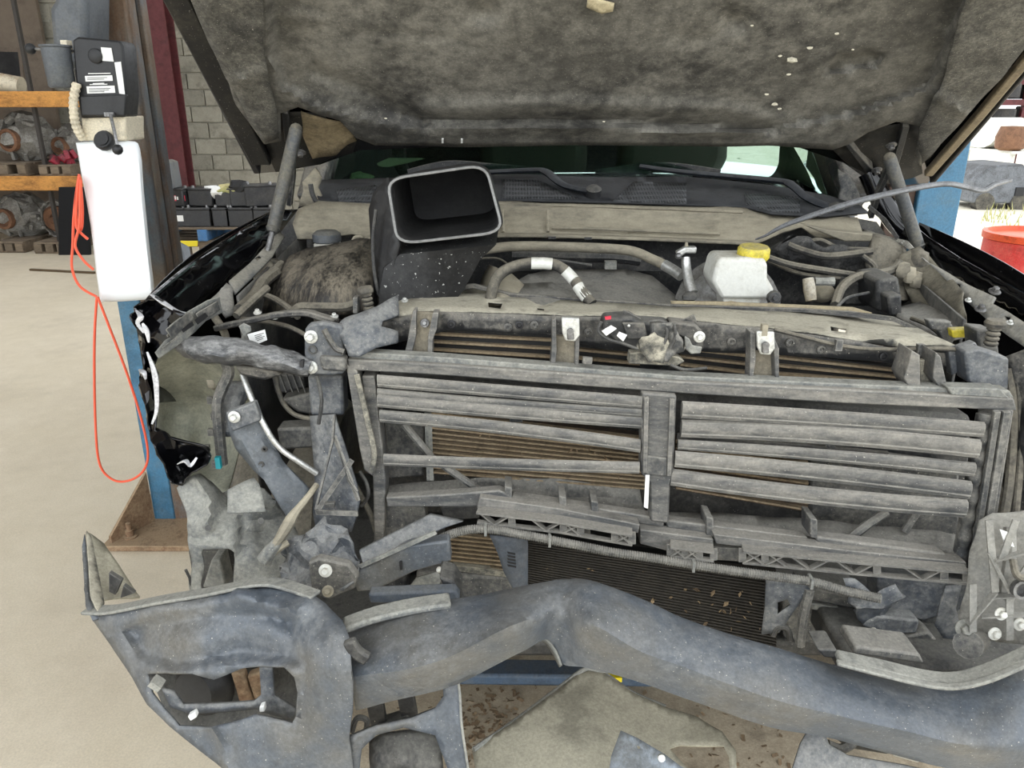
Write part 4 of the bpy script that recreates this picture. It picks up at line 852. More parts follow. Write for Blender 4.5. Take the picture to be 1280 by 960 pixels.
# bottom tray with ribs
lt = sheet('lower_tray', plastic, gh, [(480, 606), (540, 602), (600, 597), (690, 598), (800, 612), (806, 640), (900, 642), (1014, 650), (1200, 668), (1204, 694), (1186, 700), (1014, 678), (832, 652), (700, 636), (624, 628), (560, 630), (480, 628)],
           lambda x, y: S(x, .09-max(0, (y-600-(x-480)*.09))*.0016), step=11, thick=.004, nz=.004, nsc=20, emb=[([(480, 622), (600, 618), (830, 645), (1190, 692)], -.012, 6), ([(645, 606), (655, 608)], -.01, 5), ([(690, 614), (720, 616)], -.008, 6), ([(930, 646), (940, 647)], -.01, 5)])
for x, y in ((634, 622), (1016, 662), (702, 634), (742, 640), (886, 660)):
    plate('tray_rib', plastic, gh, [(x-3, y-14), (x+6, y-12), (x+6, y+12), (x-3, y+10)], SY(.0), .05, .002)
plate('tray_bar', slatm, gh, [(482, 622), (560, 618), (624, 613), (640, 620), (640, 632), (600, 634), (560, 634), (484, 634)], SY(.0), .025, .003)
plate('tray_bar', slatm, gh, [(640, 620), (830, 648), (830, 660), (742, 645), (640, 632)], SY(.01), .025, .003)
plate('tray_bar', slatm, gh, [(832, 650), (1010, 672), (1012, 684), (834, 660)], SY(.01), .025, .003)
plate('tray_bar', slatm, gh, [(1020, 671), (1182, 692), (1190, 704), (1022, 684)], SY(.0), .03, .004)
plate('tray_box', plastic, gh, [(480, 632), (530, 632), (534, 650), (500, 664), (482, 690), (470, 690)], SY(.04), .04, .003)
plate('tray_box', darkp, gh, [(550, 634), (598, 632), (600, 648), (556, 650)], SY(.03), .03, .002)
# lattice beam under the tray
def lattice(top, h_, d, n, pat, name='lattice_beam'):
    b = B(); Y = SY(d)
    b.bar(px(top, Y), .03, .004); bt = [(x, y+h_) for x, y in top]; b.bar(px(bt, Y), .012, .004)
    xs = [p[0] for p in top]; 
    def tp(x): return float(np.interp(x, xs, [p[1] for p in top]))
    x0_, x1_ = xs[0], xs[-1]; st = (x1_-x0_)/n
    for k in range(n):
        a, c = x0_+k*st, x0_+(k+1)*st
        m = pat[k % len(pat)]
        if m in 'X/': b.bar(px([(a, tp(a)+h_), (c, tp(c))], Y), .014, .0028)
        if m in 'X\\': b.bar(px([(a, tp(a)), (c, tp(c)+h_)], Y), .014, .0028)
        if m in '|X': b.bar(px([(a, tp(a)), (a, tp(a)+h_)], Y), .014, .0028)
    b.bar(px([(x1_, tp(x1_)), (x1_, tp(x1_)+h_)], Y), .014, .003)
    return b.o(name, slatm, gh)
lattice([(597, 637), (700, 649), (790, 665)], 15, -.03, 9, '\\/|\\/X| XX')
lattice([(838, 680), (892, 686)], 14, -.03, 3, 'XX|')
lattice([(928, 685), (1060, 698), (1208, 711)], 17, -.03, 10, 'XX\\/\\/|\\/|')
bp_ = B()
bp_.prism(px([(600, 622), (700, 636), (800, 656), (798, 667), (700, 649), (596, 636)], SY(-.018)), (0, .03, 0))
bp_.prism(px([(892, 668), (1060, 688), (1208, 703), (1208, 711), (1060, 697), (928, 684), (895, 680)], SY(-.018)), (0, .03, 0))
bp_.prism(px([(800, 662), (892, 674), (892, 690), (838, 690), (800, 680)], SY(-.012)), (0, .03, 0))
bp_.o('lower_beam', slatm, gh, bev=.002)
plate('beam_box', plastic, gh, [(705, 656), (738, 662), (738, 674), (706, 668)], SY(.0), .02, .001)
plate('beam_box', plastic, gh, [(893, 684), (928, 686), (926, 702), (893, 700)], SY(.0), .02, .001)
hs_ = hose('wire_conduit', plastic, TR, [(528, 684), (566, 667), (604, 661), (657, 669), (709, 679), (764, 690), (798, 695), (842, 702), (892, 710), (957, 719), (1014, 727), (1054, 738), (1100, 748)], .0095, .0045, Y=SY(-.04), label='corrugated wire conduit sagging under the lower beam')
for x, y in ((607, 661), (687, 675), (866, 706), (1013, 727)): B().box(P(x, y, S(x, -.04)), (.005, .021, .021)).o('tape_band', palep, hs_)
sheet('conduit_end', bluep, TR, [(1050, 722), (1098, 740), (1122, 728), (1128, 748), (1110, 770), (1090, 790), (1072, 772), (1060, 748)], SY(-.03), step=8, thick=.004, nz=.02, nsc=25, ang=25)
# ---- right end: boxes, brackets and headlight back
for L, d, mm in (([(1098, 716), (1212, 726), (1210, 760), (1156, 776), (1096, 768)], -.0, bluep), ([(1096, 770), (1150, 776), (1146, 792), (1100, 794), (1078, 782)], -.03, bluep), ([(1150, 740), (1196, 745), (1192, 830), (1180, 800), (1150, 790)], .02, plastic), ([(1120, 800), (1160, 790), (1184, 812), (1130, 806)], -.03, plastic), ([(1000, 730), (1096, 756), (1070, 762), (1010, 750)], .03, plastic)):
    plate('corner_box', mm, TR, L, SY(d), .05, .004)
sheet('corner_skirt', bluep, TR, [(1180, 730), (1200, 728), (1192, 758), (1200, 786), (1206, 832), (1186, 812), (1166, 780)], SY(-.02), step=8, thick=.003, nz=.006)
B().ball(P(1092, 788, S(1092, -.04)), .006).o('clip', whitep, TR)
br = sheet('cooler_bracket', bluep, TR, [(958, 720), (1018, 726), (1012, 740), (1000, 752), (974, 790), (952, 792), (956, 760)], SY(-.03), holes=[[(972, 752), (984, 748), (988, 756), (972, 768)]], step=7, thick=.006, nz=.002)
tube('bracket_leg', plastic, br, [(1012, 736), (1004, 770), (1000, 806)], .01, Y=SY(-.03)); tube('bracket_loop', darkp, br, [(966, 794), (972, 784), (984, 786), (988, 800)], .006, Y=SY(-.03))
tb_ = sheet('condenser_bracket', mat('blue_steel_bracket', (66, 74, 84), (104, 104, 104), .4, .45, sc=9, up=.1, spread=.5), TR, [(612, 668), (660, 674), (660, 732), (644, 740), (630, 715), (622, 690)], SY(-.02), step=7, thick=.005)
for k in range(5): plate('bracket_slot', inkm, tb_, [(634, 690+k*4), (644+k*.3, 692+k*4), (644+k*.3, 694+k*4), (635, 692+k*4)], SY(-.024), .002, 0)
plate('condenser_foot', sand, TR, [(556, 706), (600, 710), (634, 716), (634, 722), (600, 718), (556, 712)], SY(.05), .02, .001)
plate('lower_crossmember', plastic, TR, [(520, 716), (650, 720), (700, 760), (560, 760), (520, 745)], SY(.05), .2, .01)
B().box((.86, 1.27, .63), (.5, .26, .06)).o('skid_pan_corner', darkp, TR, bev=.01)
plate('lower_crossmember', plastic, TR, [(980, 740), (1100, 770), (1100, 830), (980, 800)], SY(.06), .2, .01)
sheet('foam_piece', beige, TR, [(1056, 778), (1096, 790), (1096, 802), (1056, 800)], SY(.0), step=8, thick=.02); plate('pale_block', palep, TR, [(1014, 754), (1060, 762), (1060, 768), (1014, 762)], SY(.04), .02, .002)
sheet('pale_flap', palep, TR, [(508, 738), (520, 722), (548, 714), (552, 724), (546, 736)], S(520, -.06), step=8, thick=.003)
# right headlight back
hlm = mat('milky_headlight_plastic', (112, 112, 108), (150, 147, 138), .5, .5, sc=10, up=.1, spread=.5)
hl = sheet('headlight_housing', hlm, TR, [(1222, 650), (1240, 640), (1300, 640), (1300, 802), (1204, 800), (1196, 770), (1206, 730), (1214, 690)], [(1222, 650, 1.2), (1300, 640, 1.16), (1300, 800, 1.1), (1200, 800, 1.16), (1250, 720, 1.17)], step=9, thick=.005, nz=.008, nsc=14, label='milky ribbed back of the headlight housing')
for L in ([(1236, 650), (1244, 740)], [(1244, 740), (1210, 780)], [(1244, 700), (1280, 690)], [(1236, 690), (1262, 740)], [(1262, 740), (1290, 700)], [(1240, 746), (1290, 744)], [(1226, 770), (1290, 768)], [(1270, 650), (1252, 700)], [(1216, 730), (1216, 790)], [(1262, 744), (1262, 800)]):
    B().bar(px([(x, y, 1.145-(y-640)*.0003-(x-1222)*.0003) for x, y in L]), .012, .003).o('housing_rib', hlm, hl)
bolts('bolt', whitep, hl, [(1251, 767), (1274, 780), (1243, 792)], .011, 1.10, (0, -1, .3)); bolts('bolt', palep, hl, [(1206, 785)], .016, 1.12, (-.2, -1, .3))
B().lathe(P(1274, 735, 1.09), (0, -1, .2), [(.016, 0), (.016, .01), (.011, .01), (.011, 0)], 16).o('adjuster_ring', steel, hl)
plate('housing_window', whst, hl, [(1250, 662), (1262, 666), (1268, 684), (1256, 680)], 1.125, .002, 0)
sheet('headlight_side', blackm, TR, [(1250, 450), (1300, 430), (1300, 690), (1252, 690), (1256, 640), (1270, 560), (1275, 515)], [(1250, 450, 1.3), (1300, 430, 1.25), (1300, 690, 1.2), (1255, 650, 1.26)], step=14, thick=.004, nz=.02, nsc=9)
B().tube(cr(px([(1262, 660, 1.16), (1262, 700, 1.13), (1256, 740, 1.12), (1266, 746, 1.11)]), 4), .01).o('housing_post', hlm, hl)
B().cyl(P(1222, 800, 1.15), P(1210, 806, 1.1), .02, .024, 14).o('lamp_socket', plastic, TR)

# ------------------------------------------------------------------ radiator support (upper)
sup = sheet('radiator_support', sand, TR, [(496, 378), (548, 363), (592, 358), (640, 370), (840, 384), (1000, 387), (1062, 391), (1119, 398), (1190, 430), (1216, 441), (1137, 438), (1060, 424), (961, 410), (875, 402), (840, 399), (700, 394), (537, 389), (480, 400)],
           lambda x, y: S(x, .09+max(0, (402+(x-700)*.055-y))*.0085), holes=[[(610, 378), (628, 380), (626, 387), (611, 385)], [(671, 385), (680, 386), (680, 389), (672, 388)], [(1038, 409), (1058, 412), (1056, 417), (1038, 415)]], step=8, thick=.003, nz=.003, nsc=16,
           emb=[([(560, 380), (600, 372), (660, 384)], -.008, 6), ([(800, 392), (900, 392)], -.01, 6), ([(1085, 415), (1110, 418), (1105, 428), (1082, 424), (1085, 415)], -.006, 4)], label='dust covered upper radiator support')
plate('support_lip', blackm, sup, [(494, 378), (548, 361), (592, 355), (640, 367), (840, 381), (1000, 386), (1062, 390), (1119, 397), (1192, 430), (1186, 434), (1117, 402), (1060, 395), (1000, 391), (840, 387), (640, 373), (592, 361), (548, 367), (500, 384)], lambda x, y: S(x, .09+.3*(1 if x < 1100 else .6)*.75), .012, .002)
fc = sheet('support_face', blackm, sup, [(470, 404), (520, 392), (548, 389), (700, 395), (840, 400), (961, 411), (1060, 425), (1137, 439), (1216, 442), (1226, 462), (1130, 462), (1120, 455), (1040, 447), (975, 444), (860, 438), (800, 436), (760, 436), (720, 428), (693, 421), (560, 412), (545, 416), (500, 428), (474, 425)], SY(.085), step=9, thick=.003, nz=.003, nsc=14, label='black front face of the radiator support')
for x, y, hole in ((564, 405, 1), (635, 409, 0), (649, 406, 1), (668, 406, 0), (914, 427, 0), (987, 428, 0), (1104, 445, 1), (735, 415, 0), (1026, 437, 0)):
    B().lathe(P(x, y, S(x, .083)), (0, -1, .05), [(.008, 0), (.008, .004), (.005, .005), (.004, .001), (0, .001)], 14).o('stamped_boss', inkm if hole else blackm, fc)
def channel(L0, L1, Lb, d, name='support_bracket', parent=TR):
    c = plate(name, mat('tan_dust_plastic', (104, 98, 86), (146, 138, 120), .5, .8, sc=12, up=.1) if 'tan_dust_plastic' not in MATS else MATS['tan_dust_plastic'], parent, Lb, SY(d+.02), .012, .001)
    for L in (L0, L1): plate('bracket_cheek', slatm, c, L, SY(d), .03, .0015)
    return c
channel([(516, 389), (520, 388), (520, 420), (512, 454), (503, 453), (509, 428)], [(541, 391), (548, 391), (546, 412), (541, 424), (540, 454), (534, 454), (535, 420)], [(515, 390), (546, 391), (540, 412), (537, 453), (506, 453), (510, 425)], .045)
bolts('bolt', steel, TR, [(531, 404)], .009, S(531, .06), (0, -1, .3))
c2 = channel([(690, 400), (695, 398), (696, 440), (693, 468), (687, 467), (690, 430)], [(720, 402), (725, 400), (724, 440), (723, 469), (718, 469), (719, 430)], [(692, 420), (722, 420), (720, 468), (690, 467)], .03)
c3 = channel([(938, 415), (944, 416), (945, 450), (940, 483), (936, 482), (938, 440)], [(966, 418), (974, 436), (974, 484), (970, 484), (968, 450)], [(942, 440), (970, 440), (972, 484), (940, 483)], .03)
for (x, y) in ((713, 411), (957, 428)):
    cl = plate('latch_clip', zinc, TR, [(x-11, y-14), (x+11, y-13), (x+12, y+8), (x+6, y+16), (x-6, y+15), (x-10, y+6)], S(x, .015), .008, .002)
    plate('clip_tab', steel, cl, [(x-4, y+2), (x+4, y+2), (x+5, y+14), (x-4, y+14)], S(x, .008), .01, .002)
    B().lathe(P(x, y+3, S(x, .01)), (0, -1, 0), [(.006, 0), (.006, .004), (0, .004)], 12).o('clip_rivet', steel, cl)
B().box(P(955, 412, S(955, .02)), (.01, .012, .02)).o('clip_post', beige, TR)
for L in ([(1140, 438), (1150, 444), (1151, 493), (1146, 493), (1136, 484), (1130, 472), (1136, 455)], [(1170, 440), (1176, 446), (1187, 495), (1182, 496), (1166, 472)]):
    plate('support_fin', slatm, TR, L, SY(.02), .05, .0015)
plate('fin_pocket', sand, TR, [(1150, 450), (1172, 450), (1182, 494), (1151, 492)], SY(.05), .01, .001)
plate('side_stop', bluep, TR, [(1206, 440), (1225, 436), (1262, 448), (1261, 488), (1222, 484), (1210, 478)], SY(.04), .04, .004)
plate('side_ledge', palep, TR, [(1184, 484), (1250, 486), (1262, 498), (1190, 494)], SY(.0), .03, .002)
plate('side_wing', bluep, TR, [(1186, 440), (1220, 428), (1224, 436), (1204, 462), (1190, 470)], SY(.07), .02, .002)
# left plastic corner of the support
sheet('support_corner', bluep, TR, [(424, 404), (432, 398), (450, 394), (476, 380), (496, 370), (498, 394), (478, 402), (476, 410), (497, 416), (497, 430), (470, 436), (448, 446), (436, 446), (430, 430)], [(424, 404, 1.44), (496, 370, 1.52), (497, 430, 1.44), (436, 446, 1.40), (460, 410, 1.42)], step=7, thick=.008, nz=.004, nsc=20)
# springs (hood bump stops)
def stop(x, y, Y, n, r, tilt):
    b = B(); ax = Vector((tilt, 0, 1)).normalized(); c = P(x, y, Y); prf = []
    for k in range(n): prf += [(r*.7, k*.009), (r, k*.009+.003), (r, k*.009+.006), (r*.7, k*.009+.009)]
    prf += [(r*1.4, n*.009), (r*1.5, n*.009+.006), (r*1.2, n*.009+.012), (0, n*.009+.012)]
    b.lathe(c, ax, prf, 16).o('hood_bump_stop', rubber, TR)
stop(462, 388, 1.5, 4, .011, -.15); stop(1238, 432, 1.34, 4, .012, 0)
plate('stop_block', plastic, TR, [(1222, 412), (1246, 414), (1250, 446), (1224, 440)], 1.36, .05, .004)
tube('coolant_hose', rubber, TR, [(368, 390), (376, 384), (400, 384), (430, 384), (444, 380)], .010, Y=1.56)
plate('small_wall', plastic, TR, [(441, 372), (447, 372), (447, 392), (441, 392)], 1.5, .02)
# latch assembly
la = plate('hood_latch', darkp, TR, [(756, 398), (790, 396), (800, 402), (836, 404), (846, 414), (842, 440), (800, 440), (770, 430), (752, 412)], SY(.03), .05, .006, label='hood latch with cables and white wire tags')
plate('latch_plate', blackm, la, [(778, 404), (806, 404), (810, 424), (784, 424)], SY(.018), .01, .002)
sheet('latch_lever', plastic, la, [(812, 402), (840, 402), (850, 414), (852, 440), (836, 452), (822, 446), (816, 424)], SY(.012), step=5, thick=.01, nz=.012, nsc=40, ang=25)
plate('latch_base', sand, la, [(788, 442), (800, 440), (848, 446), (856, 452), (846, 458), (786, 455)], SY(.02), .03, .002)
sheet('latch_body', sand, la, [(804, 420), (820, 414), (834, 424), (838, 442), (828, 452), (808, 448), (802, 436)], SY(.008), step=5, thick=.012, nz=.012, nsc=40, ang=25)
plate('latch_plate', blackm, la, [(779, 388), (784, 389), (808, 402), (780, 402)], SY(.05), .004, .001)
plate('latch_plate', blackm, la, [(848, 402), (868, 393), (872, 405), (850, 406)], SY(.05), .004, .001)
plate('latch_body', blackm, la, [(838, 402), (870, 406), (880, 416), (880, 438), (862, 440), (856, 424), (840, 416)], SY(.03), .04, .004)
plate('latch_tab', palep, la, [(856, 420), (862, 424), (866, 432), (878, 434), (876, 442), (864, 443), (856, 436)], SY(.022), .006, .002)
bolts('bolt', zinc, la, [(874, 421)], .0105, S(874, .03), (0, -1, .1)); B().ball(P(786, 407, S(786, .016)), .003).o('rivet', zinc, la)
for L in ([(752, 402), (748, 414), (760, 424), (780, 430), (800, 436), (818, 430)], [(812, 402), (828, 402), (834, 416), (830, 430)], [(838, 456), (856, 462), (884, 460)], [(842, 404), (844, 420), (838, 436)]):
    tube('latch_cable', darkp, la, L, .003, Y=SY(.008))
for L in ([(752, 414), (764, 407), (771, 411), (758, 420)], [(771, 420), (774, 415), (784, 419), (779, 427)]): plate('wire_tag', whst, la, L, SY(.004), .004, .0005)
plate('red_mark', redst, la, [(756, 396), (764, 395), (764, 399), (757, 400)], SY(.015), .004, 0)
tube('release_cable', rubber, TR, [(968, 412), (1000, 420), (1040, 430), (1080, 436), (1130, 437), (1180, 436), (1216, 440)], .004, Y=SY(.07), label='thin hood release cable')
for x, y in ((1048, 431), (1150, 437)): B().box(P(x, y, S(x, .066)), (.012, .01, .02)).o('cable_clip', plastic, TR)
plate('sensor_block', plastic, TR, [(729, 447), (741, 448), (740, 456), (728, 455)], SY(.01), .01, .001)

# ------------------------------------------------------------------ engine bay
YE = 1.85
# intake duct with open mouth
mouth = [(484, 224), (607, 206), (629, 290), (497, 305)]
MY = lambda x, y: 1.66+(255-y)*.0006
mc = Vector((554, 256))
def mring(s_, dy, dv=(0, 0), r=.2):
    return [p+Vector((0, dy, 0)) for p in rq([((Vector(q)-mc)*s_+mc+Vector(dv)) [:] for q in mouth], MY, r, 6)]
duct = B().loft([mring(1.0, 0), mring(1.035, .006), mring(1.05, .03), mring(1.0, .10, (-4, 6)), mring(.93, .34, (-8, 8))], False, True).loft([mring(1.0, 0), mring(.965, .004), mring(.965, .05), mring(.95, .2, (-3, 2)), mring(.9, .32, (-5, 3))], False, True)
speckd = mat('speckled_black_plastic', (24, 24, 25), (70, 70, 68), .36, .45, sc=10, up=.1, spread=.5, speck=1.2, ssc=150, speckc=(170, 170, 165))
du = duct.o('intake_duct', mat('intake_black_plastic', (27, 27, 28), (64, 63, 60), .38, .5, sc=8, up=.05, spread=.5), TR, label='open-mouthed black air intake duct')
B().tube(mring(1.0, -.001)+mring(1.0, -.001)[:1], .003, 6).o('mouth_rim', mat('worn_rim', (132, 132, 130), None, 0, .5, bump=.1), du)
nkr = []
for L, Y in (([(490, 292), (624, 282), (620, 306), (500, 318)], 1.69), ([(478, 305), (604, 305), (600, 325), (480, 335)], 1.70), ([(472, 340), (585, 340), (580, 362), (474, 366)], 1.70), ([(472, 372), (560, 372), (556, 392), (474, 396)], 1.70)):
    a, b_, c, d_ = [Vector(q) for q in L]; front = [P(*d_.lerp(c, u), Y-.03-.02*math.sin(math.pi*u)) for u in [i/7 for i in range(8)]]
    back = [P(*a.lerp(b_, u), Y+.14+.02*math.sin(math.pi*u)) for u in [1-i/7 for i in range(8)]]; nkr.append(front+back)
B().loft(nkr).o('duct_neck', speckd, du, ang=50)
sheet('duct_cheek', MATS['intake_black_plastic'], du, [(462, 262), (468, 240), (486, 222), (492, 240), (500, 306), (494, 330), (480, 372), (468, 366), (466, 320)], [(462, 262, 1.74), (486, 222, 1.72), (500, 306, 1.66), (470, 366, 1.7)], step=8, thick=.006)
tube('cheek_seam', darkp, du, [(470, 262), (466, 300), (468, 340), (474, 370)], .004, Y=1.69)
# resonator dome
sheet('air_resonator', mat('streaked_resonator', (30, 28, 26), (120, 112, 97), .43, .5, sc=10, up=.1, spread=.22, stretch=(2.6, 1, .3)), TR, [(328, 392), (332, 362), (345, 338), (362, 322), (386, 312), (420, 304), (450, 298), (470, 300), (472, 340), (470, 392), (400, 396)],
      [(328, 392, 1.74), (345, 338, 1.84), (386, 312, 1.92), (460, 299, 1.95), (400, 350, 1.66), (450, 350, 1.68), (470, 392, 1.7), (380, 392, 1.62)], step=9, thick=.006, nz=.006, nsc=8, label='streaked brown-black air resonator')
rb = B().lathe(P(410, 308, 2.0), (0, 0, 1), [(.03, -.05), (.036, -.01), (.036, .006), (.03, .012), (0, .012)], 18).o('washer_bottle_neck', whitep, TR)
B().lathe(P(409, 303, 2.0), (0, 0, 1), [(.032, 0), (.036, .004), (.036, .022), (.026, .03), (0, .03)], 12).o('cap', greym, rb)
B().tube(cr(px([(440, 306, 1.98), (443, 297, 1.98), (452, 297, 1.98), (454, 306, 1.98)]), 4), .004).o('loop_handle', beige, TR)
# engine cover, tubes
ec = sheet('engine_cover', plastic, TR, [(640, 356), (660, 344), (690, 338), (784, 338), (815, 346), (846, 372), (850, 392), (640, 392)], [(640, 356, 1.9), (700, 338, 2.05), (800, 340, 2.05), (846, 372, 1.9), (740, 372, 1.78), (640, 390, 1.74), (850, 392, 1.74)], step=8, thick=.006, emb=[([(668, 352), (780, 344)], .014, 4), ([(700, 362), (830, 362)], .008, 6)], label='grey plastic engine cover')
sheet('engine_dome', beige, TR, [(596, 372), (604, 346), (612, 332), (640, 344), (660, 362), (664, 380), (600, 384)], [(596, 372, 1.76), (612, 332, 1.86), (660, 362, 1.78), (620, 370, 1.68)], step=7, thick=.006)
sheet('engine_dome', plastic, TR, [(630, 372), (650, 356), (690, 354), (722, 372), (720, 388), (632, 388)], [(630, 372, 1.72), (670, 354, 1.8), (722, 372, 1.72), (676, 375, 1.66)], step=7, thick=.006)
ah = tube('arched_hose', rubber, TR, [(612, 378, 1.66), (622, 346, 1.68), (650, 331, 1.7), (690, 330, 1.7), (714, 345, 1.69), (728, 365, 1.66), (740, 380, 1.64)], .0125, n=12, label='arched braided hose with flaking white patches')
for L in ([(664, 329, 1.7), (680, 329, 1.7), (690, 330, 1.7)], [(706, 338, 1.692), (712, 344, 1.69), (718, 351, 1.68)], [(722, 357, 1.67), (728, 366, 1.66), (734, 373, 1.65)]): B().tube(px(L), .0132, 12).o('white_patch', whitep, ah)
tube('coolant_pipe', beige, TR, [(596, 314, 1.95), (640, 308, 1.97), (720, 309, 1.97), (785, 313, 1.95), (815, 324, 1.92), (832, 332, 1.9)], .0125, n=12)
tube('pipe_end', alum, TR, [(830, 331, 1.9), (842, 338, 1.88), (852, 345, 1.86)], .0135, n=12)
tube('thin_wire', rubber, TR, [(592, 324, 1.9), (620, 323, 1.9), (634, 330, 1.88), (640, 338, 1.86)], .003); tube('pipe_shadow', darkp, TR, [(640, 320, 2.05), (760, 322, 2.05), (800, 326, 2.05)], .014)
for L in ([(640, 318), (830, 322), (840, 340), (640, 340)],): plate('rear_bulkhead_lip', darkp, TR, L, 2.12, .02, .003)
B().box(P(763, 331, 2.0), (.03, .02, .02)).o('rear_clip', palep, TR)
tube('silver_fitting', alum, TR, [(857, 322, 1.82), (858, 335, 1.81), (861, 352, 1.79), (866, 366, 1.77)], [.010, .011, .012, .012], n=12)
B().bar(px([(846, 318, 1.82), (856, 312, 1.82), (870, 312, 1.82)]), .02, .016).o('fitting_block', alum, TR, bev=.004)
B().cyl(P(858, 312, 1.82), P(858, 303, 1.82), .006, .003, 10).o('fitting_valve', beige, TR); B().ball(P(848, 320, 1.81), .008).o('fitting_nut', steel, TR); B().ball(P(862, 371, 1.75), .014, (1.3, 1, .9), 10, .3).o('fitting_plug', darkp, TR)
# brake booster and reservoir
B().lathe(P(908, 386, 1.84), (-.25, -1, .3), [(.115, -.06), (.125, -.02), (.125, 0), (.105, .015), (.1, .03), (.06, .05), (0, .05)], 30).o('brake_booster', mat('booster_grey', (150, 150, 148), (116, 112, 104), .45, .4, metal=.4, sc=8, up=.1), TR, label='round grey brake booster')
def vbox(L, Y0, dY): return B().prism(px(L, Y0), (0, dY, 0))
rv = vbox([(896, 330), (900, 322), (956, 322), (960, 332), (960, 348), (968, 362), (966, 374), (902, 374), (890, 352)], 1.72, .1).o('brake_fluid_reservoir', whitep, TR, bev=.008, label='white brake fluid reservoir with yellow cap')
B().lathe(P(941, 322, 1.76), (0, -.1, 1), [(.03, -.006), (.034, 0), (.036, .004), (.036, .02), (.032, .026), (0, .026)], 20).o('reservoir_cap', yellow, rv)
vbox([(904, 372), (950, 372), (950, 392), (906, 392)], 1.73, .07).o('reservoir_base', whitep, rv, bev=.004)
B().lathe(P(966, 372, 1.7), (-.1, -1, .2), [(.015, 0), (.017, .01), (.013, .02), (.006, .02), (.006, .03), (0, .03)], 10).o('level_sensor', darkp, rv)
b = B(); b.tube(px([(1010, 348, 1.75), (1012, 362, 1.74), (1014, 376, 1.73)]), [.012, .014, .012], 10)
b.o('brass_valve', mat('brassy_metal', (150, 136, 106), (186, 180, 166), .5, .4, metal=.4, sc=18), TR); B().tube(px([(1018, 352, 1.76), (1032, 352, 1.76), (1042, 352, 1.76)]), [.01, .009, .011], 10).o('valve_arm', palep, TR, ang=25)
B().ball(P(1028, 366, 1.8), .03, (1, .8, .8)).o('valve_body', beige, TR)
# right bay: wires, boxes
sheet('bay_insulation', mat('glittery_insulation', (36, 36, 36), (112, 110, 104), .4, .5, sc=20, up=.1, spread=.4, bump=.8), TR, [(965, 308), (990, 296), (1010, 298), (1030, 308), (1110, 318), (1110, 344), (1040, 340), (975, 322)], lambda x, y: 1.98, step=8, thick=.02, nz=.02, nsc=20)
plate('bay_shelf_edge', beige, TR, [(1002, 280), (1030, 292), (1056, 302), (1100, 302), (1130, 312), (1130, 306), (1100, 294), (1040, 288)], 2.05, .05, .003)
for L, r in (([(985, 306, 1.95), (1000, 312, 1.94), (1030, 320, 1.92), (1060, 318, 1.92), (1090, 314, 1.92)], .009), ([(955, 320, 1.86), (985, 330, 1.85), (1030, 338, 1.84), (1070, 344, 1.84)], .008), ([(1044, 382, 1.7), (1052, 360, 1.76), (1072, 346, 1.8), (1100, 342, 1.82), (1118, 336, 1.86), (1124, 328, 1.88)], .011), ([(1078, 320, 1.9), (1094, 334, 1.88), (1090, 350, 1.86)], .007), ([(960, 326, 1.9), (1000, 342, 1.86), (1050, 348, 1.84)], .005)):
    tube('bay_harness', rubber, TR, L, r)
sheet('bay_harness_mass', rubber, TR, [(1098, 310), (1130, 310), (1152, 326), (1156, 350), (1140, 372), (1100, 360), (1092, 334)], [(1098, 310, 1.98), (1150, 330, 1.92), (1140, 372, 1.84), (1095, 350, 1.9)], step=6, thick=.02, nz=.05, nsc=16)
for k in range(3): B().ball(P(1128+k*8, 338+k*6, 1.84), .018, (1, .7, 1.2), 9, .4).o('bay_connector', beige, TR)
vbox([(1096, 350), (1124, 346), (1128, 372), (1126, 394), (1096, 390)], 1.72, .12).o('fuse_box', darkp, TR, bev=.008)
vbox([(1110, 370), (1128, 368), (1128, 396), (1112, 396)], 1.68, .06).o('relay_box', darkp, TR, bev=.006)
vbox([(1052, 352), (1094, 350), (1094, 384), (1052, 384)], 1.82, .1).o('bay_module', darkp, TR, bev=.01)
sheet('bay_floor_panel', plastic, TR, [(1126, 384), (1150, 378), (1190, 396), (1210, 420), (1180, 428), (1120, 396)], [(1126, 384, 1.75), (1190, 396, 1.6), (1180, 428, 1.45), (1120, 396, 1.65)], step=8, thick=.004)
sheet('strut_wall', mat('dirty_apron', (84, 80, 70), (128, 122, 106), .47, .8, sc=8, up=.1), TR, [(1124, 318), (1150, 310), (1172, 330), (1205, 366), (1206, 420), (1186, 414), (1140, 380), (1130, 360)], [(1124, 318, 1.92), (1172, 330, 1.86), (1205, 366, 1.66), (1200, 420, 1.55), (1140, 380, 1.8)], step=7, thick=.004, nz=.01, nsc=14, emb=[([(1150, 362), (1176, 386)], .03, 6)])
sheet('apron_top_flange', mat('pale_flange', (142, 144, 144), (176, 172, 160), .5, .4, sc=8, up=.15), TR, [(1078, 286), (1110, 296), (1135, 302), (1160, 328), (1200, 350), (1244, 372), (1240, 380), (1262, 392), (1300, 416), (1300, 446), (1262, 422), (1236, 402), (1204, 372), (1176, 344), (1150, 320), (1126, 306), (1080, 300)], [(1078, 290, 2.15), (1160, 326, 1.86), (1244, 376, 1.6), (1300, 416, 1.42), (1300, 446, 1.36), (1176, 344, 1.8)], step=8, thick=.006, nz=.003,
      holes=[[(1194, 354), (1202, 356), (1202, 361), (1195, 359)], [(1256, 396), (1264, 398), (1264, 402), (1257, 401)], [(1122, 307), (1130, 308), (1130, 312), (1123, 311)]], label='pale inner fender rail')
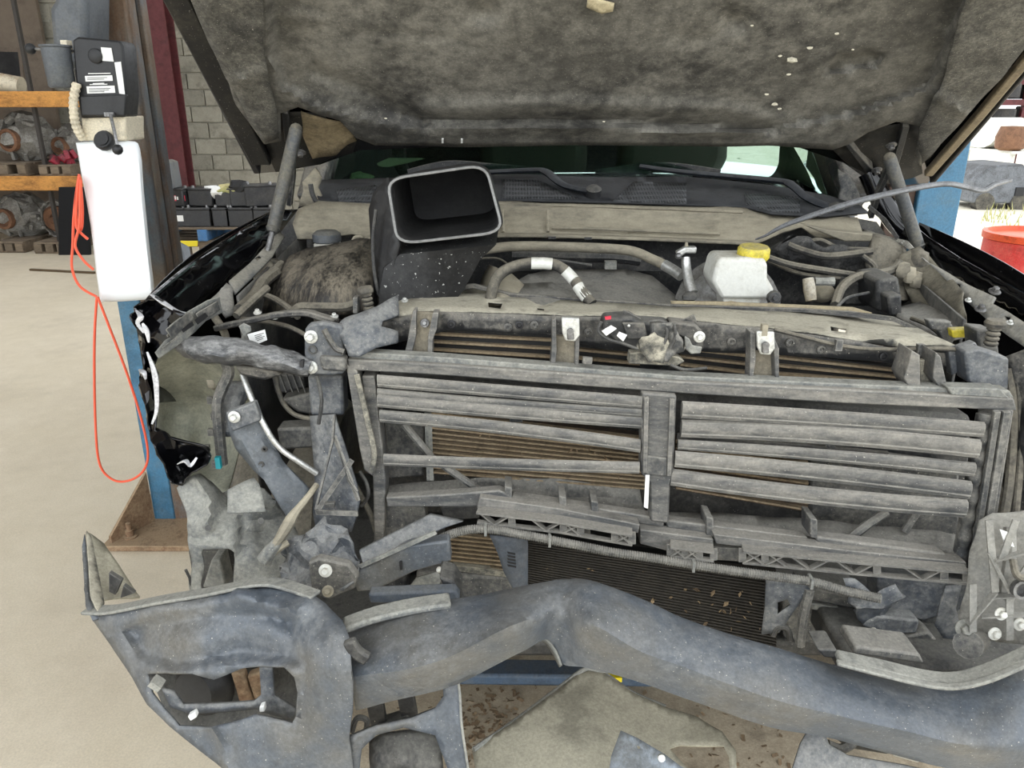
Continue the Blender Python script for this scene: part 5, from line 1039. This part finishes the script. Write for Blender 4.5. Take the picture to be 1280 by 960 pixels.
sheet('fender', shiny, TR, [(1136, 276), (1160, 296), (1200, 322), (1280, 366), (1340, 400), (1340, 440), (1270, 394), (1220, 366), (1180, 340), (1150, 316), (1128, 292)], [(1136, 276, 2.12), (1200, 322, 1.85), (1280, 366, 1.58), (1340, 400, 1.45), (1340, 440, 1.42), (1180, 340, 1.92), (1128, 292, 2.14)], step=9, thick=.004, emb=[([(1150, 300), (1220, 345), (1330, 408)], -.02, 10)], label='glossy black front fender beside the pale rail')
q0, q1 = P(1340, 402, 1.45), P(1136, 278, 2.2)
B().grid([[q0+(q1-q0)*u+Vector((.03+.04*math.sin(math.pi*u), 0, -.55*v)) for u in [i/8 for i in range(9)]] for v in [j/4 for j in range(5)]]).o('fender_side', shiny, TR, solid=.003)
B().grid([[P(1206, 400, 1.5)+(P(1124, 330, 2.1)-P(1206, 400, 1.5))*u+Vector((0, 0, -.5*v)) for u in [i/6 for i in range(7)]] for v in (0, .5, 1)]).o('bay_side', darkp, TR, solid=.006)
B().tube(cr(px([(1086, 215, 2.3), (1100, 245, 2.28), (1122, 280, 2.24), (1150, 300, 2.2)]), 5), .03, 10).o('mirror_seal', shiny, TR)
sheet('pillar_trim', plastic, TR, [(1046, 212), (1060, 218), (1074, 240), (1076, 262), (1060, 262), (1048, 252), (1050, 234)], 2.3, step=6, thick=.01, nz=.01, nsc=20)
sheet('pillar_trim', beige, TR, [(374, 256), (378, 226), (392, 210), (400, 222), (396, 236), (404, 252)], 2.26, step=6, thick=.01, nz=.012, nsc=20)
tube('weatherstrip', darkp, TR, [(388, 230), (392, 246), (404, 254), (470, 257)], .007, Y=2.2)
bolts('bolt', steel, TR, [(1243, 365), (1225, 387)], .012, 1.58, (0, -.4, 1))
plate('cap_tab', yellow, TR, [(1190, 412), (1212, 411), (1214, 422), (1192, 423)], 1.42, .02, .003)
for L in ([(1160, 400), (1190, 402), (1186, 416), (1164, 412)], [(1174, 414), (1190, 404), (1196, 420), (1188, 436), (1180, 430)]): plate('corner_clip', plastic, TR, L, 1.45, .02, .003)
sheet('beige_strip', mat('dusty_cardboard', (164, 150, 120), (140, 130, 108), .5, .9, sc=12, up=0), TR, [(838, 376), (900, 377), (1000, 381), (1066, 384), (1090, 391), (1060, 394), (960, 388), (840, 382)], lambda x, y: S(x, .33), step=7, thick=.006)
B().box((.35, 1.75, .53), (1.75, .8, .04)).o('skid_pan', darkp, TR, bev=.01)
# engine mass, frame rails, wheels below
B().box((P(740, 380, 1.9).x, 1.98, .85), (.75, .42, .5)).o('engine_block', darkp, TR, bev=.05)
for sx in (P(480, 720, 1.5).x, P(1080, 740, 1.4).x): B().box((sx, 2.6, .55), (.09, 2.1, .16)).o('frame_rail', blackm, TR, bev=.01)
B().box((.3, 2.25, .55), (.9, .3, .12)).o('crossmember', blackm, TR, bev=.02)
for sx in (-.62, 1.25):
    wh = B().lathe((sx, 2.12, .39), (1, 0, 0), [(.22, -.12), (.36, -.13), (.39, -.1), (.395, 0), (.39, .1), (.36, .13), (.22, .12)], 36).o('tyre', rubber, TR)
    B().lathe((sx, 2.12, .39), (1, 0, 0), [(.0, -.06), (.16, -.06), (.2, -.1), (.23, -.11), (.23, .11), (.2, .1), (.16, .06), (0, .06)], 24).o('wheel_rim', steel, wh)

for L, r in (([(450, 590, 1.44), (458, 604, 1.42), (460, 620, 1.42), (452, 632, 1.43)], .004), ([(440, 600, 1.46), (462, 640, 1.45), (470, 664, 1.44)], .006), ([(396, 470, 1.44), (402, 500, 1.43), (398, 530, 1.43)], .004),
             ([(300, 398, 1.56), (330, 402, 1.54), (360, 408, 1.52), (384, 420, 1.48)], .005), ([(268, 396, 1.55), (282, 420, 1.53), (280, 446, 1.5)], .008), ([(345, 470, 1.5), (352, 500, 1.5), (368, 518, 1.49), (392, 524, 1.47)], .005),
             ([(318, 366, 1.7), (340, 372, 1.66), (362, 386, 1.6), (372, 396, 1.56)], .007), ([(660, 322, 2.0), (700, 326, 1.98), (740, 332, 1.96)], .004), ([(1046, 384, 1.68), (1060, 372, 1.72), (1086, 366, 1.74)], .004),
             ([(1266, 700, 1.1), (1272, 720, 1.08), (1290, 724, 1.08)], .006), ([(1140, 398, 1.6), (1160, 406, 1.52), (1176, 418, 1.46)], .005), ([(1000, 306, 2.0), (1024, 300, 2.0), (1050, 310, 1.98), (1096, 312, 1.96)], .006),
             ([(1260, 460, 1.28), (1266, 520, 1.26), (1262, 600, 1.24), (1254, 650, 1.22)], .008), ([(1272, 470, 1.27), (1276, 560, 1.25), (1270, 640, 1.22)], .006)):
    tube('wiring', rubber if r > .0045 else darkp, TR, L, r)
for x, y, Y in ((300, 392, 1.55), (344, 397, 1.5), (366, 394, 1.5), (1210, 376, 1.62), (1262, 404, 1.5), (1130, 304, 1.98), (480, 384, 1.5), (506, 376, 1.55)): B().bolt(P(x, y, Y), (0, -.4, 1), .007).o('small_bolt', zinc, TR)
# ------------------------------------------------------------------ loose rod across the bay
tube('metal_rod', mat('grey_rod', (150, 152, 156), (112, 112, 112), .4, .35, metal=.1, sc=20), None, [(945, 299, 2.06), (958, 294, 2.03), (985, 280, 1.98), (1060, 255, 1.88), (1130, 238, 1.82), (1180, 230, 1.8), (1208, 234, 1.8), (1228, 238, 1.8), (1245, 230, 1.8), (1264, 225, 1.8)], [.003, .005, .009, .011, .010, .009, .009, .008, .008, .006], flat=.7, label='long thin grey metal rod lying across the engine bay', category='rod')
# ------------------------------------------------------------------ bumper
BP = thing('front_bumper', 'crumpled dark grey front bumper hanging loose before the truck', 'bumper', P(700, 900, 1.05))
cols = [(425, [(425, 778), (430, 800), (435, 840), (440, 870), (445, 884)]), (500, [(500, 762), (505, 790), (510, 830), (515, 856), (518, 868)]), (560, [(560, 751), (565, 775), (570, 812), (575, 838), (578, 850)]),
        (630, [(628, 741), (632, 760), (638, 786), (646, 802), (650, 812)]), (680, [(682, 729), (690, 742), (686, 768), (684, 786), (684, 798)]), (705, [(706, 725), (714, 738), (710, 772), (704, 806), (702, 828)]), (740, [(738, 727), (745, 740), (745, 783), (742, 818), (736, 834)]),
        (800, [(800, 750), (804, 764), (802, 808), (798, 838), (794, 850)]), (860, [(862, 777), (864, 790), (860, 830), (855, 858), (850, 868)]), (960, [(958, 807), (958, 822), (955, 865), (950, 890), (945, 902)]), (1060, [(1058, 838), (1056, 850), (1052, 890), (1048, 912), (1045, 924)]),
        (1150, [(1150, 858), (1148, 868), (1142, 910), (1138, 935), (1135, 946)]), (1220, [(1220, 852), (1222, 870), (1218, 925), (1215, 950), (1212, 965)]), (1290, [(1290, 815), (1292, 835), (1290, 920), (1288, 965), (1286, 985)]), (1380, [(1380, 790), (1384, 806), (1386, 900), (1384, 960), (1382, 985)])]
def bY(x): return float(np.interp(x, [105, 200, 320, 440, 560, 700, 760, 1000, 1280, 1400], [1.34, 1.14, 1.04, 1.03, 1.05, 1.06, 1.03, .985, .97, 1.0]))
rows = []
def mixp(a, b_, t_): return (a[0]+(b_[0]-a[0])*t_, a[1]+(b_[1]-a[1])*t_)
for x, c in cols:
    y0_ = bY(x)+.05+(.035 if x == 425 else 0); kk = .035 if x in (680, 705) else 0
    top, bot = c[0], c[4]; cre = c[2] if x > 740 or x < 600 else mixp(c[2], c[1], .35); cre = mixp(cre, c[3], .25)
    T = P(*top, y0_); C_ = P(*cre, y0_-(.125 if x < 640 else .1)+kk); Bt = P(*bot, y0_-(.085 if x < 640 else .065)+kk*.5)
    pts = [T+Vector((0, .02, -.05)), T+Vector((0, .010, -.008)), T]
    pts += [T.lerp(C_, t_)+Vector((0, -.006, .006))*math.sin(math.pi*t_) for t_ in (.15, .35, .55, .75, .9)]
    pts += [C_+Vector((0, .002, 0))]+[C_.lerp(Bt, t_) for t_ in (.12, .3, .55, .8)]+[Bt, Bt+Vector((0, .006, .0)), Bt+Vector((0, .035, .014))]
    rows.append(pts)
rows = [list(q) for q in zip(*[cr(list(c), 6) for c in zip(*rows)])]
b = B().grid(rows); b.v = [v+noise.noise_vector(v*9)*.004 for v in b.v]
beam = b.o('bumper_beam', bumpm, BP, solid=.004, ang=60, label='bent dark grey bumper beam kinked at the middle')
# dusty pad strips on its top edge
B().bar(cr(px([(430, 782, 1.06), (470, 768, 1.07), (520, 757, 1.08), (563, 751, 1.09)]), 4), .035, .012).o('top_pad', palep, BP, bev=.004)
B().bar(cr(px([(1046, 822, 1.02), (1100, 834, 1.01), (1160, 848, 1.0), (1200, 850, .99), (1240, 838, .985), (1290, 816, .98)]), 4), .032, .012).o('top_pad', palep, BP, bev=.004)
B().bar(cr(px([(1046, 828, 1.0), (1100, 842, .99), (1160, 856, .98), (1200, 858, .97), (1240, 848, .965), (1290, 826, .965)]), 4), .012, .006).o('pad_edge', palep, BP, bev=.002)
plate('pad_wedge', darkp, BP, [(1022, 812), (1046, 812), (1050, 824), (1030, 822)], 1.03, .05, .003); plate('pad_box', plastic, BP, [(1070, 808), (1150, 818), (1156, 830), (1066, 818)], 1.05, .06, .004)
plate('step_block', mat('step_plastic', (74, 82, 92), (104, 106, 106), .4, .5, sc=10), BP, [(460, 742), (568, 738), (574, 746), (574, 756), (462, 755)], 1.16, .025, .005)
plate('step_block', darkp, BP, [(548, 722), (566, 726), (576, 742), (576, 756), (562, 750)], 1.18, .06, .005)
B().bar(cr(px([(436, 800), (446, 815), (460, 824)], .99), 4), .02, .014).o('beam_slot', darkp, BP, bev=.006)
# left corner cover
out = [(112, 766), (125, 770), (180, 758), (240, 746), (290, 738), (322, 731), (352, 734), (385, 742), (408, 756), (428, 776), (438, 800), (442, 850), (440, 890), (436, 925), (442, 965), (446, 1010), (300, 1010), (282, 962), (248, 935), (212, 906), (186, 880), (166, 846), (140, 806), (118, 776)]
hole = [(186, 842), (215, 842), (240, 842), (268, 848), (300, 836), (326, 832), (354, 834), (368, 846), (372, 866), (370, 896), (366, 904), (320, 892), (300, 898), (264, 908), (224, 906), (206, 886), (192, 866)]
cY = [(112, 766, 1.22), (125, 772, 1.20), (240, 748, 1.14), (322, 732, 1.13), (400, 752, 1.10), (438, 800, 1.0), (440, 900, .98), (446, 1010, .99), (300, 1010, .99), (212, 906, 1.06), (166, 846, 1.13), (250, 800, 1.06), (350, 780, 1.05), (300, 830, 1.07), (400, 850, .99), (350, 930, 1.0), (140, 806, 1.17)]
cv = sheet('corner_cover', bumpm, BP, out, cY, holes=[hole], step=7, thick=.004, nz=.003, nsc=12, ang=60, label='dented bumper corner cover with fog lamp opening',
           emb=[([(160, 788), (200, 772), (280, 760), (330, 762), (372, 772), (376, 830), (300, 822), (220, 836), (175, 820), (160, 788)], .03, 20), ([(300, 742), (340, 756), (372, 768), (384, 752)], -.018, 9), ([(378, 768), (382, 830), (376, 890)], .012, 6), ([(400, 760), (420, 790)], -.012, 10), ([(265, 910), (280, 940), (290, 965)], -.008, 4), ([(330, 750), (360, 776)], .014, 10)])
lip = B().bar(cr(px([(108, 762, 1.22), (140, 762, 1.2), (200, 750, 1.16), (260, 740, 1.14), (320, 728, 1.13), (352, 730, 1.125), (395, 744, 1.1)]), 5), .028, .006).o('cover_lip', palep, cv, bev=.002)
B().tube(cr(px([(110, 768, 1.215), (140, 767, 1.195), (200, 755, 1.155), (260, 746, 1.135)]), 5), .0022).o('lip_bead', whitep, cv)
# upright tip on the far left
sheet('end_flange', bumpm, BP, [(103, 684), (106, 668), (110, 700), (113, 745), (126, 772), (116, 776), (107, 758)], [(103, 684, 1.36), (106, 668, 1.38), (126, 772, 1.2), (107, 758, 1.22)], step=7, thick=.004)
sheet('end_flange', sand, BP, [(108, 664), (114, 672), (130, 755), (124, 770), (113, 745)], [(108, 664, 1.38), (130, 755, 1.23), (113, 745, 1.23)], step=7, thick=.004)
ew = sheet('end_web', shieldm, BP, [(110, 666), (130, 680), (142, 700), (175, 746), (128, 752), (120, 710)], [(110, 666, 1.39), (130, 680, 1.40), (175, 746, 1.32), (128, 752, 1.27)], step=7, thick=.004, nz=.004, nsc=20)
for L in ([(136, 716), (152, 726), (144, 744), (136, 740)], [(154, 732), (168, 742), (150, 748)]): plate('web_slot', darkp, ew, L, 1.27, .01, .001)
# behind the fog lamp hole
sheet('lamp_pocket', darkp, BP, [(176, 838), (290, 828), (380, 826), (382, 905), (260, 915), (200, 900)], [(176, 838, 1.2), (290, 828, 1.28), (380, 826, 1.22), (382, 905, 1.14), (260, 915, 1.15)], step=14, thick=.004, nz=.03, nsc=10)
lmn = B().lathe(P(250, 860, 1.17), (-.3, -1, .2), [(.06, -.02), (.055, .0), (.04, .02), (.0, .024)], 20).o('fog_lamp_bowl', MATS['intake_black_plastic'], BP)
plate('litter_strip', rustd, BP, [(288, 842), (304, 842), (316, 880), (300, 882)], 1.16, .02, .004); plate('litter_strip', rustd, BP, [(308, 846), (326, 840), (332, 870), (318, 876)], 1.165, .02, .004)
sheet('lamp_bracket', bluep, BP, [(326, 834), (342, 834), (344, 870), (370, 888), (366, 900), (330, 888), (322, 884), (240, 890), (215, 882), (205, 860), (218, 864), (230, 880), (318, 876), (328, 868)], lambda x, y: 1.08, step=6, thick=.008, nz=.004)
for L in ([(234, 896), (243, 891), (246, 897), (238, 902)], [(324, 884), (330, 882), (331, 890), (324, 891)]): plate('white_clip', whst, BP, L, 1.05, .012, .002)
B().bar(px([(190, 850), (202, 858)], 1.06), .02, .012).o('lamp_clip', palep, BP)
# lower fascia arms
sheet('lower_fascia', bumpm, BP, [(553, 842), (570, 838), (574, 850), (577, 905), (586, 968), (600, 1000), (570, 1000), (560, 962), (545, 918), (505, 908), (470, 918), (452, 935), (446, 1000), (434, 1000), (436, 920), (470, 906), (515, 896), (545, 884), (556, 868)], [(553, 842, 1.06), (577, 905, 1.02), (586, 968, 1.0), (545, 900, 1.04), (436, 920, 1.0), (440, 1000, 1.0)], step=7, thick=.006, nz=.003)
tube('fascia_edge', palep, BP, [(571, 838, 1.05), (575, 870, 1.03), (577, 905, 1.01), (582, 940, 1.0), (588, 980, .995)], .0022)
fl_ = sheet('lower_lamp_housing', darkp, BP, [(466, 925), (480, 918), (540, 914), (552, 930), (548, 1000), (470, 1000)], [(466, 925, 1.05), (540, 914, 1.06), (500, 950, .99), (548, 1000, 1.0), (470, 1000, 1.0)], step=7, thick=.006, nz=.012, nsc=14)
b = B()
for a, c in (((468, 870), (474, 906)), ((474, 906), (512, 894)), ((512, 894), (506, 862)), ((506, 862), (468, 870))): b.bar(px([a, c], 1.12), .03, .012)
b.o('tow_hook_frame', darkp, BP, bev=.002)
tube('tow_loop', darkp, BP, [(440, 914), (446, 898), (458, 900), (458, 912)], .005, Y=1.06)
b = B()
for k in range(12):
    x = 462+k*8.5; y = 874-(k*3.0); b.add(px([(x, y, 1.035), (x+9, y-3.5, 1.035), (x+8, y-1+random.uniform(0, 5), 1.03), (x+1, y+3+random.uniform(0, 4), 1.03)]), [(0, 1, 2, 3)])
b.o('torn_edge', sand, BP, solid=.002, ang=0)
b = B().grid([cr(px(r), 5) for r in ([(640, 818, 1.05), (660, 806, 1.05), (680, 798, 1.06), (694, 812, 1.06), (702, 832, 1.05)], [(652, 812, 1.07), (666, 803, 1.08), (680, 802, 1.09), (690, 815, 1.08), (700, 834, 1.07)])])
b.o('torn_edge', palep, BP, solid=.003)
rb_ = sheet('lower_fascia', bluep, BP, [(990, 962), (1000, 930), (1010, 912), (1028, 909), (1036, 930), (1060, 944), (1130, 956), (1200, 972), (1200, 1010), (985, 1010)], [(990, 962, 1.0), (1010, 912, 1.03), (1028, 909, 1.03), (1130, 956, .99), (1200, 1000, .97), (990, 1010, .97)], step=8, thick=.006)
plate('fascia_cavity', darkp, BP, [(1030, 914), (1070, 920), (1120, 936), (1110, 944), (1060, 936)], 1.06, .03, .004); plate('pale_flap', whitep, BP, [(1112, 938), (1154, 946), (1148, 954), (1118, 946)], 1.04, .01, .002)
B().tube(cr(px([(1034, 930), (1050, 936), (1064, 930), (1068, 922)], 1.03), 4), .008).o('fascia_pipe', plastic, BP)

# ------------------------------------------------------------------ things under and before the bumper
sh = thing('splash_shield', 'olive grey plastic splash shield lying below the bumper', 'splash shield', P(740, 1000, 1.0))
sheet('shield_panel', shieldm, sh, [(590, 938), (640, 905), (690, 868), (726, 840), (740, 837), (756, 843), (790, 866), (830, 884), (872, 896), (904, 914), (920, 938), (924, 1000), (600, 1000)], [(590, 938, 1.12), (735, 838, 1.3), (870, 896, 1.22), (920, 938, 1.12), (740, 940, 1.1), (620, 1000, 1.02), (900, 1000, 1.05)], holes=[[(836, 936), (850, 931), (905, 932), (912, 946), (914, 975), (870, 970)]], step=8, thick=.004, nz=.004, nsc=8)
B().tube(cr(px([(592, 937, 1.117), (640, 904, 1.18), (690, 867, 1.25), (727, 839, 1.295), (740, 836, 1.3), (758, 844, 1.295), (790, 866, 1.27), (832, 884, 1.245)]), 6), .005, 8).o('shield_edge', palep, sh)
bk = sheet('steel_bracket', mat('pale_blue_steel', (132, 142, 152), (104, 106, 106), .4, .4, metal=.3, sc=8), None, [(758, 990), (764, 945), (776, 913), (796, 922), (830, 942), (862, 966), (880, 990)], [(758, 990, .98), (776, 913, 1.04), (880, 990, .98)], step=8, thick=.003, holes=[[(796, 932), (800, 933), (800, 936), (797, 936)]], label='pale blue steel bracket lying on the splash shield', category='bracket')
B().lathe(P(826, 946, .995), (0, -1, .5), [(.006, 0), (.006, .008), (0, .008)], 10).o('bracket_stud', zinc, bk)
# lift arm under the truck
ay = PZ(573, 842, .14); bar_ = thing('lift_arm', 'dark blue steel lift arm with yellow tag running under the truck front', 'bar', (ay.x+.5, ay.y, 0))
lmz = mat('worn_blue_arm', (66, 84, 104), (92, 96, 98), .42, .5, sc=6, up=.1)
B().bar([PZ(470, 838, .14), PZ(800, 842, .14), PZ(1250, 850, .14)], .07, .035).o('arm_tube', lmz, bar_, bev=.008)
B().bar([PZ(760, 842, .162), PZ(776, 842, .162)], .05, .014).o('yellow_tag', yelst, bar_)
B().lathe(PZ(800, 842, .0), (0, 0, 1), [(.05, 0), (.05, .12), (.03, .125)], 16).o('arm_foot', lmz, bar_)
# debris on the floor
dz = B()
for k in range(420):
    q = PZ(random.gauss(612, 34), random.gauss(908, 26), .003) if k < 300 else PZ(random.uniform(580, 1000), random.uniform(860, 960), .003)
    s_ = random.uniform(.003, .011); e = Euler((random.uniform(-.4, .4), random.uniform(-.4, .4), random.uniform(0, 6))).to_matrix()
    dz.add([q+e@Vector(v)*s_ for v in ((-1, -.4, 0), (.9, -.5, .1), (1, .4, .2), (-.8, .5, .1))], [(0, 1, 2, 3)])
dz.o('floor_debris', tanp, None, kind='stuff', label='scattered leaf and dirt litter on the floor below the bumper', category='litter', ang=0)
for k in range(4):
    pass
